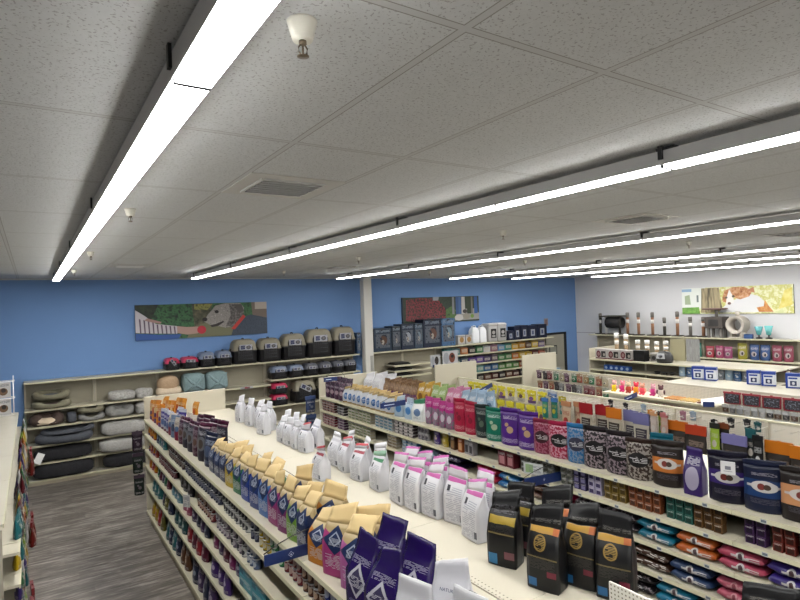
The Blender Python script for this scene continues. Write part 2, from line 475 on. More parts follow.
CREAMP = mat('sprinkler_cup', '#d8d5c8', .5); BRASS = mat('sprinkler_bronze', '#6b5f50', .4, .8)
def sprinkler(x, y, lb):
    t = thing('ceiling_sprinkler', (x, y, CEIL), 0, lb, 'sprinkler', 'ceiling sprinklers')
    build(MB().lathe([(.066, 0), (.064, -.008), (.046, -.075), (.042, -.085), (.0, -.085)][::-1], 20), 'escutcheon_cup', CREAMP, t)
    K = .62
    f = MB().lathe([(.017, -.085), (.017, -.10), (.009, -.105)][::-1], 12)
    f.tube([(.009, 0, -.1), (.02, 0, -.115), (.018, 0, -.135), (.006, 0, -.15)], .0035).tube([(-.009, 0, -.1), (-.02, 0, -.115), (-.018, 0, -.135), (-.006, 0, -.15)], .0035)
    f.lathe([(.004, -.105), (.005, -.12), (.004, -.145)][::-1], 8)
    fa = build(f, 'frame_arms', BRASS, t)
    build(MB().lathe([(.004, -.146), (.026, -.15), (.026, -.153), (.0, -.155)][::-1], 14), 'deflector', BRASS, fa)
    t.scale = (K, K, K)
ws = ['beside the long light above the grey aisle', 'between the second and third long lights', 'over the pegboard gondolas']
for i, x in enumerate((.62, 4.3, 7.95)):
    for j, y in enumerate((1.37, 4.46, 7.68, 10.78)):
        if i and j == 0: continue
        k = j if i == 0 else j - 1
        sprinkler(x, y, f'cream sprinkler head {ws[i]}, {["largest in view", "second in size", "third in size", "smallest by the blue wall"][j] if i == 0 else ["largest of three", "middle of three", "smallest by the blue wall"][k]}')

VF = mat('vent_frame', '#b9b8b4', .5); VB = mat('vent_dark', '#0c0c0d', .9); VS = mat('vent_slat', '#e2e2e0', .5)
def vent(x0, x1, y0, y1, lb, core=.62):
    cx, cy = (x0+x1)/2, (y0+y1)/2
    t = thing('ceiling_vent', (cx, cy, CEIL), 0, lb, 'vent', 'ceiling vents')
    hx, hy = (x1-x0)/2, (y1-y0)/2; ix, iy = hx*core, hy*core
    m = MB().box(-hx+.01, hx-.01, -hy+.01, -iy, -.006, -.001).box(-hx+.01, hx-.01, iy, hy-.01, -.006, -.001).box(-hx+.01, -ix, -iy, iy, -.006, -.001).box(ix, hx-.01, -iy, iy, -.006, -.001)
    for a in ((-ix-.015, ix+.015, -iy-.015, -iy), (-ix-.015, ix+.015, iy, iy+.015), (-ix-.015, -ix, -iy, iy), (ix, ix+.015, -iy, iy)): m.box(*a, -.016, -.004)
    build(m, 'frame', VF, t)
    build(MB().box(-ix, ix, -iy, iy, -.003, -.0015), 'backing', VB, t)
    n = 7
    for k in range(n):
        yy = -iy + (k + .5) * 2*iy/n
        M = Matrix.Translation((0, yy, -.014)) @ Matrix.Rotation(R(38), 4, 'X')
        build(MB().obox(M, 2*ix, .026, .003), 'slat', VS, t)
vent(1.0276, 1.637, 3.016, 3.626, 'square louvred ceiling vent between the two nearer long lights')
vent(4.685, 5.295, 3.016, 3.626, 'square louvred ceiling vent beyond the second long light')
vent(1.0276, 1.637, 9.45, 10.05, 'louvred ceiling vent close to the blue wall above the beds')
vent(4.685, 5.295, 9.3, 9.9, 'louvred ceiling vent close to the blue wall near the column')
vent(8.3, 8.95, 9.2, 9.8, 'louvred ceiling vent before the flower picture')
vent(8.2, 8.8, 3.0, 3.6, 'louvred ceiling vent above the pegboard gondola', .75)

# ------------------------------------------------------------------ shelving
def metal_mat(name, col, rough=.38, dots=None):
    t = NT(name, rough); tc = t.n('ShaderNodeTexCoord'); c = lin(col)
    n = t.noise(tc.outputs['Object'], 2.2, 3)
    b = tuple(x * .9 for x in c[:3]) + (1,)
    cc = t.mix(n, c, b)
    if dots:
        sp = t.n('ShaderNodeSeparateXYZ'); t.t.links.new(tc.outputs['Object'], sp.inputs[0])
        px = t.M('SUBTRACT', t.M('FRACT', t.M('DIVIDE', sp.outputs[dots[0]], dots[2])), .5)
        py = t.M('SUBTRACT', t.M('FRACT', t.M('DIVIDE', sp.outputs[dots[1]], dots[2])), .5)
        d = t.M('ADD', t.M('MULTIPLY', px, px), t.M('MULTIPLY', py, py))
        cc = t.mix(t.M('LESS_THAN', d, dots[3]), cc, lin('#6e6a5d'))
    t.color(cc); return t.m
CREAM = metal_mat('cream_shelf_metal', '#bcb6a3'); DECK = metal_mat('cream_deck', '#bdb7a6', .3)
PEG = metal_mat('pegboard', '#d2ccbd', .6, (1, 2, .0254, .035)); SEAM = mat('deck_gap', '#4c4637', .6)
LIP = metal_mat('shelf_lip', '#c2bea2', .35); PERF = metal_mat('perforated_deck', '#bdb7a6', .35, (0, 1, .03, .035)); WHITEP = metal_mat('perforated_white', '#d0cec6', .4, (1, 2, .022, .05))
BACKM = metal_mat('cream_back_shaded', '#958f7d', .5)  # shelf cream darkened: the shade inside the wall bays is painted into it
KICK = mat('kick_plate', '#b8b09a', .5); UPR = mat('upright_post', '#b5ae9b', .45); TAG = pack('price_ticket', '#eef0ee', ('rect', .5, .5, .4, .3, '#7d8794'))

def bays(y0, y1, step=1.22):
    ys = [y1]
    while ys[-1] - step > y0 + .2: ys.append(ys[-1] - step)
    return ys + [y0]
def shelf_part(par, x0, x1, y0, y1, z, fx, name='shelf', m=None, tick=0):
    """a shelf between x0..x1; its price rail on the side fx ('-x','+x','-y')"""
    b = MB().box(x0, x1, y0, y1, z - .022, z, 0)
    e = .012
    if fx == '-x': b.box(x0 - e, x0, y0, y1, z - .034, z, 1)
    elif fx == '+x': b.box(x1, x1 + e, y0, y1, z - .034, z, 1)
    else: b.box(x0, x1, y0 - e, y0, z - .034, z, 1)
    s = build(b, name, [m or CREAM, LIP], par)
    for k in range(tick):
        yy = y0 + (k + .5) * (y1 - y0) / tick
        build(MB().add([(x0 - e - .001, yy + .022, z - .036), (x0 - e - .001, yy - .022, z - .036), (x0 - e - .001, yy - .022, z - .004), (x0 - e - .001, yy + .022, z - .004)], [(0, 1, 2, 3)], 0, [[(0, 0), (.99, 0), (.99, 1), (0, 1)]]), 'price_ticket', TAG, s)
    return s

def gondola(lb, x0, x1, y0, y1, levels, top='deck', side='-x', depth=.5, ticks=0, topz=1.61, header=True, skip=(), ext=0.0):
    t = thing('shelving_gondola', ((x0+x1)/2, y1, 0), 0, lb, 'shelving', 'free-standing gondola shelving')
    t2 = Vector(t.location); sub = []
    def P(o): o.matrix_parent_inverse = Matrix.Translation(-t2); return o
    cx = (x0 + x1) / 2; ys = bays(y0, y1)
    P(build(MB().box(x0 + .05, x1 - .05, y0, y1, 0, .15), 'kick_base', KICK, t))
    P(build(MB().box(cx - .02, cx + .02, y0, y1, .15, topz - .06), 'back_panel', mat('gondola_back_shaded', '#6b6658', .6), t))  # deep brown colour stands in for shade in the gaps behind the stock
    for y in ys: P(build(MB().box(cx - .035, cx + .035, y - .02 - (.02 if y == y1 else 0), y + .02 - (.04 if y == y1 else 0), .15, topz - .045), 'upright', UPR, t))
    for bi, (ya, yb) in enumerate(zip(ys, ys[1:])):
        for z in [.2] + levels:
            if (bi, z) in skip: continue
            for s in ('-x', '+x'):
                if s != side and z not in (.2, levels[-1]): continue
                d = depth if z > .3 else (x1 - x0) / 2
                a, b = (x0 + .012, min(cx - .02, x0 + .012 + d)) if s == '-x' else (max(cx + .02, x1 - .012 - d), x1 - .012 + ext)
                P(shelf_part(t, a, b, yb + .003, ya - .003, z, s, 'base_deck' if z < .3 else 'shelf', None, ticks if (s == '-x' and z in levels[:3] and ya < 6.5) else 0))
        if top == 'deck':
            P(shelf_part(t, x0 + .012, cx - .038, yb + .002, ya - .002, topz, '-x', 'top_deck', DECK, ticks if ya < 6.5 else 0))
            P(shelf_part(t, cx + .038, x1 - .012, yb + .002, ya - .002, topz, '+x', 'top_deck', DECK))
            P(build(MB().box(cx - .032, cx + .032, yb, ya, topz - .04, topz - .004).box(cx - .026, cx + .026, yb + .002, ya - .002, topz - .004, topz - .001, 1), 'centre_channel', [SEAM, DECK], t))
    for ya, yb in zip(ys, ys[1:]):
        if top == 'deck' and ya < 4 and x0 < 2:
            P(build(MB().box(cx - .105, cx - .045, yb + .02, ya - .02, topz - .001, topz + .0008).box(cx + .045, cx + .105, yb + .02, ya - .02, topz - .001, topz + .0008), 'perforated_strip', PERF, t))
    if header:
        P(build(MB().box(x0 + .01, x1 - .06, y1 + .002, y1 + .035, .1, 1.95), 'end_panel', CREAM, t, .006))
    return t
G1L = [1.38, 1.14, .9, .6]; G2L = [1.37, 1.125, .875, .63, .4]
g0 = gondola('cream-topped gondola along the other side of the grey aisle, card rack on top', -1.55, -.22, 5.55, 11.9, [1.36, 1.1, .84, .55], side='+x', header=False, ext=.10)
build(MB().box(-1.535, -.235, -.012, .0, .02, 1.565), 'end_panel', mat('endpanel_taupe', '#a59d8e', .5), g0).location = (.885, -6.35, 0)
g1 = gondola('long flat-topped gondola between the grey aisle and the white bags', 1.43, 2.76, .6, 9.55, G1L)
g2 = gondola('long gondola with price rails and rows of oval-label dog food bags', 4.42, 5.75, .9, 9.55, G2L, ticks=3)
g3 = gondola('pegboard-backed gondola behind the rows of dog food bags', 7.10, 8.32, 2.4, 9.55, [.45], top='peg', topz=1.0)
def rel(o, par): o.matrix_parent_inverse = Matrix.Translation(-Vector(par.location)); return o
for ya, yb in zip(bays(2.4, 9.5), bays(2.4, 9.5)[1:]):
    rel(build(MB().box(7.69, 7.71, yb + .004, ya - .004, .9, 1.625), 'pegboard_panel', PEG, g3), g3)
for y in bays(2.4, 9.5): rel(build(MB().box(7.665, 7.735, y - .018, y + .018, .9, 1.63), 'pegboard_upright', UPR, g3), g3)
rel(build(MB().box(7.675, 7.725, 2.4, 9.5, 1.63, 1.65), 'top_rail', LIP, g3), g3)
g4 = gondola('cream gondola with hanging toys, a chew shelf and boxes on its top', 9.68, 10.92, 3.4, 9.55, [.45], top='peg', topz=1.0)
for ya, yb in zip(bays(6.25, 9.5), bays(6.25, 9.5)[1:]):
    rel(build(MB().box(10.19, 10.21, yb + .004, ya - .004, .9, 1.6), 'pegboard_panel', PEG, g4), g4)
rel(build(MB().box(10.175, 10.225, 6.25, 9.5, 1.6, 1.62), 'top_rail', LIP, g4), g4)
rel(build(MB().box(9.98, 10.9, 3.4, 6.22, 1.585, 1.62), 'top_deck', DECK, g4, .004), g4)
rel(build(MB().box(9.98, 10.0, 3.4, 6.22, .9, 1.585), 'front_panel', PEG, g4), g4)
rel(shelf_part(g4, 9.62, 10.19, 5.05, 7.3, 1.36, '-x', 'chew_shelf', mat('white_shelf', '#ebe6d4', .4)), g4)
g5 = gondola('cream gondola before the grey wall with carrier boxes on its shelf', 12.12, 13.3, 5.2, 9.55, [1.42, 1.18, .8], side='-x', topz=1.69)
# the far half of that gondola's pegboard and header brace
build(MB().box(2.55, 2.563, .9, 1.94, 1.612, 1.74), 'perforated_divider', WHITEP, None, .002)
o = bpy.data.objects['perforated_divider']; tag(o, 'white perforated metal divider standing on the deck beside the black bags', 'divider')

def wall_bay(name, x0, x1, y0, y1, levels, face, lb, group, topz=2.0, backz=2.0):
    cx, cy = (x0+x1)/2, (y0+y1)/2
    t = thing('display_shelving', (cx, cy, 0), 0, lb, 'shelving', group)
    def P(o): return rel(o, t)
    if face == '-y':
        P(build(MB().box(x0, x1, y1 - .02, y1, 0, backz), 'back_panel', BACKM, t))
        for x in (x0, x1 - .03): P(build(MB().box(x, x + .03, y1 - .05, y1 - .02, 0, backz), 'upright', UPR, t))
        P(build(MB().box(x0, x1, y0 + .05, y1 - .02, 0, .06), 'kick_base', KICK, t))
        for z in levels + [topz]: P(shelf_part(t, x0 + .002, x1 - .002, y0 + .012 + (.06 if z < topz else 0) * 0, y1 - .051, z, '-y'))
    else:
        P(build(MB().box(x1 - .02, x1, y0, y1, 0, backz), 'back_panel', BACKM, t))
        for y in (y0, y1 - .03): P(build(MB().box(x1 - .05, x1 - .02, y, y + .03, 0, backz), 'upright', UPR, t))
        P(build(MB().box(x0 + .05, x1 - .02, y0, y1, 0, .06), 'kick_base', KICK, t))
        for z in levels + [topz]: P(shelf_part(t, x0 + .012, x1 - .051, y0 + .002, y1 - .002, z, '-x'))
    return t
FY = 12.95
bl = ['holding dark and grey dog beds', 'holding fluffy grey dog beds', 'with tan and blue-grey cave beds', 'with a bare upper shelf left of the small carriers', 'holding small carriers under the tan crates', 'holding carriers beside the column']
LV = [[.1, .43, .77, 1.13, 1.46]] * 2 + [[.1, .43, .77, 1.13, 1.46], [.1, .5, .8, 1.13, 1.46], [.1, .5, .93, 1.56], [.1, .5, .93, 1.56]]
for i in range(6): wall_bay('w', -.15 + 1.225*i, 1.07 + 1.225*i, FY, BACKY - .015, LV[i], '-y', f'cream wall shelving bay {bl[i]}', 'shelving along the blue wall')
br = ['with stacked cream trays beside the column', 'with cream trays under the boxed wire crates', 'behind the poster cards under the boxed crates', 'of boxed treats under the white jugs', 'of boxed treats under the grey bins', 'of boxed treats beside the door']
for i in range(6): wall_bay('w', 7.62 + 1.17*i, 8.785 + 1.17*i, FY, BACKY - .015, [.1, .5, .95] if i < 2 else [.1, .5, .85, 1.12, 1.4, 1.7], '-y', f'cream wall shelving bay {br[i]}', 'shelving along the blue wall')
rr = ['nearest the door, bare below', 'behind the carrier boxes', 'behind the short scratching posts', 'holding teal and red bags', 'holding yellow and blue bags', 'holding pink bags beside the white carrier']
for i in range(6): wall_bay('w', 15.85, RX - .015, 12.5 - 1.22*(i+1) + .0, 12.5 - 1.22*i - .004, [.1, .6, 1.2, 1.47], '-x', f'cream wall shelving bay {rr[i]}', 'shelving along the grey wall', 2.03)

# ------------------------------------------------------------------ packaging designs
def kraft(name, col):
    return pack('kraft_' + name, col, ('txt', .5, .22, .38, .1, '#e8e6ea', 7, 22), ('zig', .56, .09, 1.0, '#d8bf8b'), ('dia', .5, .52, .5, .2, '#1d3567'),
                ('dring', .5, .54, .26, .1, '#c9d3e6'), ('txt', .5, .5, .24, .05, '#dfe6f2', 8, 40), rough=.4)
KTOP = mat('kraft_top', '#c4ab78', .6)
WT = '#dfdfe4'
def white_bag(name, top, lab):
    return pack('white_' + name, '#e4e4e9', ('txt', .5, .42, .36, .22, '#b4b6c0', 6, 14), ('rect', .2, .62, .07, .05, '#30303a'), ('txt', .5, .12, .36, .07, '#9da0ac', 6, 30), ('rect', .86, .12, .07, .06, '#5a5c66'),
                ('rect', .5, .76, .44, .035, lab), rough=.38)
WB = {k: white_bag(k, a, b) for k, a, b in (('plain', '#ecebef', '#c9c9d0'), ('blue', '#efeef2', '#3c3f86'), ('red', '#c8434c', '#a8384a'), ('green', '#5f9f76', '#3f8f5f'), ('pink', '#eceaf0', '#c254a0'))}
WPL = mat('white_bag_top', '#c6c6cb', .35); WRED = pack('red_bag_top', '#cfced4', ('band', .94, 2, '#c4434b')); WPINK = pack('pink_bag_top', '#eceaf0', ('band', .955, 2, '#c765ac')); WGRN = pack('green_bag_top', '#9ac4aa')
PURP = pack('purple_bag', '#2a1660', ('dia', .5, .42, .4, .2, '#4a4468'), ('dring', .5, .42, .42, .22, '#d9d7e2'), ('txt', .5, .42, .36, .07, '#e6e4ee', 6, 26), ('txt', .5, .66, .4, .04, '#b9b5cc', 9, 40), ('txt', .5, .14, .36, .04, '#a49fc0', 10, 50), rough=.26)
BLKB = pack('black_bag', '#1b1b1d', ('rect', .5, .70, .46, .035, '#c89b3a'), ('rect', .86, .70, .1, .035, '#c9713a'), ('ring', .42, .56, .2, .09, '#a88a4a'), ('txt', .42, .56, .16, .06, '#c2a25a', 6, 30),
            ('rect', .5, .40, .48, .008, '#8d7d50'), ('txt', .5, .33, .4, .07, '#4c4a46', 9, 40), ('rect', .18, .09, .14, .05, '#2f78b5'), ('rect', .8, .22, .14, .035, '#8a3044'), ('txt', .55, .8, .4, .02, '#8d8a84', 10, 60), rough=.34)
BLKC = pack('black_bag_old', '#1a1a1c', ('rect', .5, .62, .46, .05, '#c2a53a'), ('rect', .5, .45, .46, .01, '#8d7d50'), ('txt', .5, .52, .4, .06, '#4a4740', 9, 40), ('txt', .5, .75, .36, .05, '#77757c', 8, 40), ('rect', .2, .1, .16, .07, '#3f8fc4'), ('rect', .78, .17, .17, .05, '#8c5a62'), rough=.34)
def oval_bag(name, base, band, v0=.3, v1=.66, orange=False):
    return pack('oval_' + name, base, ('rect', .5, (v0+v1)/2, .5, (v1-v0)/2, band), ('rect', .5, .5, .43, .022, '#d9d6d4'), ('oval', .5, .5, .33, .105, '#e4e0dc'), ('oval', .42, .5, .1, .06, '#8a3a34'), ('oval', .56, .5, .09, .05, '#4d3b30'), ('txt', .5, .72, .3, .03, '#b9b4c0', 9, 40), ('txt', .5, .22, .34, .05, '#6e6a74', 12, 50), rough=.33)
def burst(name, base, spl, ovc='#141214'):
    return pack('burst_' + name, base, ('blot', spl, 9, .5, 1.6), ('oval', .5, .48, .4, .17, ovc), ('txt', .5, .48, .33, .06, '#e9e6e6', 5, 12), ('band', .88, 2, base), rough=.33)
def plainbag(name, base, blob, txt='#dcd7da', top=None):
    ops = [('oval', .55, .42, .16, .09, blob), ('oval', .38, .55, .1, .05, blob), ('txt', .5, .74, .36, .05, txt, 6, 26), ('txt', .5, .14, .4, .06, txt, 10, 50)]
    if top: ops.append(('band', .86, 2, top))
    return pack('pouch_' + name, base, *ops, rough=.34)

# ------------------------------------------------------------------ top of the aisle gondola, grey-aisle side
W1 = 'on the grey-aisle deck edge'
ORG = pack('orange_pouch', '#e08a1c', ('oval', .5, .55, .3, .14, '#f2d9a0'), ('oval', .5, .36, .2, .1, '#5a3a78'), ('txt', .5, .76, .36, .06, '#f7efe0', 6, 26), ('band', 0, .2, '#6d4a86'))
ORG2 = pack('orange_pouch_plain', '#e79a22', ('oval', .5, .5, .26, .16, '#c95f2a'), ('txt', .5, .74, .36, .06, '#fff4de', 6, 26), ('band', .0, .12, '#c0482c'))
for i, (x, y) in enumerate([(1.54, 9.42), (1.54, 9.25), (1.54, 9.08), (1.54, 8.91), (1.54, 8.74), (1.72, 9.4), (1.72, 9.22), (1.72, 9.04), (1.72, 8.86), (1.9, 9.36), (1.9, 9.17), (1.9, 8.98), (2.02, 8.75)]):
    bag('treat_pouch', 'pouch', .155, .075, .30 + .02*(i % 3), [ORG, ORG2][i % 2 if i < 10 else 1], x, y, 1.612, W_ + .35, ['orange pouch with purple foot', 'plain orange treat pouch'][i % 2 if i < 10 else 1], 'in the deck-end cluster', 'treat pouch', 'orange treat pouches', lean=.3)
VIO = pack('violet_pouch', '#cfd3e0', ('band', .55, .84, '#4a3f9a'), ('oval', .5, .36, .34, .14, '#5f79b0'), ('txt', .5, .68, .4, .06, '#ffffff', 6, 26), ('band', 0, .1, '#7a2f4a'))
CRM = pack('cream_red_pouch', '#d9cfc0', ('band', 0, .5, '#8a2440'), ('oval', .5, .5, .3, .12, '#5a7aa5'), ('txt', .5, .74, .4, .06, '#49404a', 6, 26))
for y, m, d in [(8.55, VIO, 'silver treat pouch with violet band'), (8.38, VIO, 'silver treat pouch with violet band'), (8.21, VIO, 'silver treat pouch with violet band'), (8.04, CRM, 'cream and wine-red treat pouch'), (7.86, pack('steel_pouch', '#7f94b4', ('oval', .5, .45, .3, .16, '#3f4a66'), ('txt', .5, .75, .36, .06, '#e8e8e8', 6, 26)), 'steel-blue treat pouch'), (7.66, CRM, 'cream and wine-red treat pouch')]:
    bag('treat_pouch', 'pouch', .17, .08, .29, m, 1.55, y, 1.612, W_ + .35, d, W1, 'treat pouch', 'mixed treat pouches', lean=.3)
for y in (8.5, 8.3, 7.9, 7.7): bag('treat_pouch', 'pouch', .16, .08, .29, VIO if y > 8 else CRM, 1.74, y, 1.612, W_ + .35, 'pouch with pale crumpled top' if y < 8 else 'violet-banded pouch', 'standing in the deck back row', 'treat pouch', 'mixed treat pouches', lean=.3)
PLUM = pack('plum_bag', '#4a1a36', ('oval', .5, .42, .34, .17, '#8d7d84'), ('oval', .5, .42, .2, .1, '#6a4a3a'), ('txt', .5, .7, .4, .07, '#c9bcc4', 6, 24), ('txt', .5, .14, .36, .06, '#a08894', 10, 50), rough=.33)
PLUM2 = pack('charcoal_plum_bag', '#34303e', ('oval', .5, .45, .36, .18, '#7d8088'), ('oval', .48, .44, .2, .11, '#4e4038'), ('txt', .5, .72, .38, .06, '#c9c6cc', 6, 26), ('band', .84, 2, '#5a1c3e'), rough=.33)
NAVY = pack('navy_bag', '#1b2342', ('oval', .5, .45, .32, .16, '#5c6c8e'), ('txt', .5, .7, .4, .07, '#c8d2e4', 6, 24), ('txt', .5, .15, .36, .06, '#8090b0', 10, 50), rough=.33)
for x, y, m, d, h in [(1.56, 7.42, PLUM, 'plum food bag with picture', .34), (1.56, 7.18, PLUM2, 'charcoal food bag with plum top', .36), (1.74, 7.28, PLUM, 'plum food bag with picture', .36), (1.56, 6.93, PLUM2, 'charcoal food bag with plum top', .36), (1.75, 6.95, PLUM, 'plum food bag with picture', .40), (1.56, 6.68, PLUM, 'plum food bag with picture', .38), (1.74, 6.66, PLUM, 'plum food bag with picture', .40), (1.56, 6.42, PLUM2, 'charcoal food bag with plum top', .42), (1.74, 6.34, PLUM2, 'charcoal food bag with plum top', .43), (1.56, 6.14, NAVY, 'navy food bag with pale oval', .36)]:
    bag('dog_food_bag', 'pouch', .23, .11, h, m, x, y, 1.612, W_ + .3, d, W1, 'pet food bag', 'plum and navy food bags', lean=.25, split=.89)
KR = {n: kraft(n, c) for n, c in (('navy', '#22325c'), ('yellow', '#d3b41f'), ('green', '#2c7a4e'), ('blue', '#2c4aa8'), ('royal', '#23408f'), ('sky', '#4f83c8'), ('magenta', '#a8327e'), ('plum', '#8a2c74'), ('lime', '#7fae3e'), ('orange', '#e08f22'), ('pink', '#c8468f'), ('rose', '#d273b8'))}
krow = [(5.92, 'navy', .34), (5.72, 'navy', .34), (5.52, 'navy', .36), (5.3, 'yellow', .36), (5.07, 'green', .36), (4.84, 'blue', .38), (4.6, 'royal', .40), (4.38, 'sky', .40), (4.17, 'magenta', .40), (3.97, 'plum', .40), (3.79, 'lime', .38), (3.62, 'navy', .38)]
for y, n, h in krow:
    bag('treat_bag', 'gusset', .18 if y > 4 else .155, .10, h, KR[n], 1.56, y, 1.612, W_ + .12, f'{n} kraft-topped treat bag', W1, 'treat bag', 'kraft-topped treat bags', lean=.45, split=.74, mtop=KTOP)
for x, y, n, h in [(1.70, 5.4, 'navy', .34), (1.72, 4.93, 'blue', .36), (1.72, 4.66, 'green', .36), (1.74, 4.12, 'sky', .42), (1.70, 3.86, 'magenta', .36), (1.70, 5.62, 'navy', .34)]:
    bag('treat_bag', 'gusset', .2, .10, h, KR[n], x, y, 1.612, W_ + .12, f'{n} kraft-topped treat bag', 'in the deck back row', 'treat bag', 'kraft-topped treat bags', lean=.45, split=.74, mtop=KTOP)
for x, y, n, w, h in [(1.56, 3.36, 'orange', .18, .34), (1.76, 3.62, 'orange', .24, .40)]:
    bag('treat_bag', 'gusset', w, .13, h, KR[n], x, y, 1.612, W_ + .4, 'orange kraft-topped treat bag', 'behind the blue diamond aisle sign', 'treat bag', 'kraft-topped treat bags', lean=.45, split=.74, mtop=KTOP)
bag('treat_bag', 'gusset', .2, .1, .42, KR['pink'], 1.56, 3.14, 1.612, W_ + .35, 'pink kraft-topped treat bag', 'right beside the looped sign wire', 'treat bag', 'kraft-topped treat bags', lean=.5, split=.72, mtop=KTOP)
bag('treat_bag', 'gusset', .2, .1, .42, KR['rose'], 1.56, 2.91, 1.612, W_ + .4, 'pale pink kraft-topped treat bag', 'between sign wire and purple bags', 'treat bag', 'kraft-topped treat bags', lean=.5, split=.72, mtop=KTOP)
bag('treat_bag', 'gusset', .24, .11, .40, KR['navy'], 1.74, 3.06, 1.612, W_ + .4, 'navy kraft-topped treat bag', 'behind the first purple diamond-emblem bag', 'treat bag', 'kraft-topped treat bags', lean=.5, split=.72, mtop=KTOP)
for x, y, h, w, pz in [(1.49, 2.69, .41, .2, 'beside the pink treat bags'), (1.48, 2.45, .41, .22, 'in front, emblem facing out'), (1.66, 2.71, .45, .21, 'standing tallest behind two others'), (1.67, 2.44, .42, .22, 'beside the white natural bag')]:
    bag('dog_food_bag', 'gpeak', w, .13, h, PURP, x, y, 1.612, W_ + .22, 'purple food bag with white diamond emblem', pz, 'pet food bag', 'purple diamond-emblem bags', lean=.25, jit=.08)
NAT = pack('white_natural', '#dcdce2', ('rect', .5, .5, .3, .005, '#b9bac4'), ('band', .97, 2, '#f1f1f4'), rough=.3)
for i, (x, y, h) in enumerate([(1.45, 2.16, .38), (1.65, 2.14, .42), (1.58, 1.92, .38)]):
    o = bag('dog_food_bag', 'gpeak', .2, .11, h, NAT, x, y, 1.612, W_ + .45, ['white food bag with pointed top', 'white bag printed NATURAL', 'white food bag with low folded top'][i], 'before the purple diamond-emblem bags', 'pet food bag', 'white natural bags', seed=i, jit=0)
    if i == 1:
        cu = bpy.data.curves.new('txt', 'FONT'); cu.body = 'NATURAL'; cu.size = .021; cu.align_x = 'CENTER'; cu.extrude = .0006
        tmp = bpy.data.objects.new('tmp', cu); COL.objects.link(tmp); bpy.context.view_layer.update()
        me = bpy.data.meshes.new_from_object(tmp.evaluated_get(bpy.context.evaluated_depsgraph_get())); bpy.data.objects.remove(tmp)
        vz = lambda z: min((v.co.y for v in o.data.vertices if abs(v.co.z - z) < .035 and abs(v.co.x) < .06), default=-.05)
        ya, yb = vz(.25), vz(.33); me.transform(Matrix.Rotation(math.pi/2 - math.atan2(yb - ya, .08), 4, 'X')); me.materials.append(mat('print_navy', '#2c3350', .5))
        q = ob('printed_word', me, o, (0, (ya + yb)/2 - .006, .285))

# ------------------------------------------------------------------ white cat bags on the other half of the deck
W2 = 'on the cream deck'
def wb(x, y, k, top, h, desc, where, w=.185, d=.105, lean=.25, split=.74, jit=.2):
    bag('cat_food_bag', 'gneck' if top is WPL and k == 'plain' else 'gusset', w, d, h, WB[k], x, y, 1.612, W_ + .08, desc, where, 'cat food bag', 'white cat bags', lean=lean, split=split, mtop=top, jit=jit)
for x, y in [(2.5, 8.22), (2.52, 7.85), (2.57, 7.6), (2.48, 7.2), (2.62, 7.38)]: wb(x + .06, y + .05, 'plain', WPL, .39, 'white bag with crumpled clear top', 'in the far deck-end group')
for x, y, k in [(2.54, 6.66, 'plain'), (2.55, 6.46, 'plain'), (2.55, 6.26, 'plain'), (2.56, 6.02, 'blue'), (2.68, 6.02, 'blue')]:
    wb(x + .04 + (.06 if y == 6.02 and k == 'blue' and x > 2.6 else 0), y + (.1 if x > 2.6 else 0), k, WPL if k == 'plain' else WRED if x < 2.6 else WPL, .33, 'white cat bag with navy tab' if k == 'blue' else 'white cat bag with plain front', 'in the second deck group', w=.17)
for x, y in [(2.705, 6.8), (2.71, 6.55), (2.71, 6.36)]: wb(x, y + .02, 'plain', WPL, .36, 'white cat bag with peaked top', 'behind the second group', w=.13, d=.06)
wb(2.30, 4.98, 'red', WRED, .31, 'small white cat bag with red top', 'standing alone before the third group', lean=.1, split=.86)
for x, y, k, t, d in [(2.58, 5.26, 'plain', WPL, 'white cat bag with pale speckled top'), (2.56, 5.02, 'red', WRED, 'white cat bag with red seal'), (2.53, 4.68, 'red', WRED, 'white cat bag with red seal'), (2.53, 4.32, 'green', WGRN, 'white cat bag with green seal')]:
    wb(x + .05, y + .04, k, t, .34, d, 'in the third deck group', split=.86)
for x, y in [(2.74, 5.16), (2.71, 4.78), (2.70, 4.5)]: wb(x, y + .04, 'red', WPL, .36, 'white cat bag with red label', 'behind the third group', w=.16, d=.08, split=.86)
for x, y, h in [(2.52, 3.92, .41), (2.53, 3.71, .41), (2.56, 3.5, .41), (2.62, 3.28, .41), (2.53, 2.98, .41)]: wb(x + .03, y + .05, 'pink', WPINK, h, 'white cat bag with pink label', 'in the pink front line', split=.82, w=.2)
for x, y in [(2.70, 3.98), (2.71, 3.78), (2.72, 3.58), (2.73, 3.06)]: wb(x, y + .06, 'pink', WPINK, .42, 'white cat bag with pink seal', 'in the pink back line', split=.82, w=.17, d=.06)
for x, y, m, d, h in [(2.46, 2.60, BLKC, 'black food bag with gold band', .45), (2.66, 2.66, BLKC, 'black food bag with gold band', .45), (2.44, 2.24, BLKB, 'black food bag with orange tab', .47), (2.63, 2.14, BLKB, 'black food bag with orange tab', .46), (2.66, 1.94, BLKB, 'black food bag with orange tab', .46), (2.67, 2.36, BLKB, 'black food bag with orange tab', .5)]:
    bag('dog_food_bag', 'gusset', .19, .12, h, m, x, y + .03, 1.612, W_ + .3, d, 'by the perforated divider', 'pet food bag', 'black and gold food bags', lean=.3, split=.72, jit=.1)
for x, y in [(2.67, 1.2), (2.67, .95)]: bag('dog_food_bag', 'gusset', .22, .14, .36, BLKB, x, y, 1.612, W_ + .2, 'black food bag with tan band', 'past the perforated divider', 'pet food bag', 'black and gold food bags', lean=.3, split=.72)

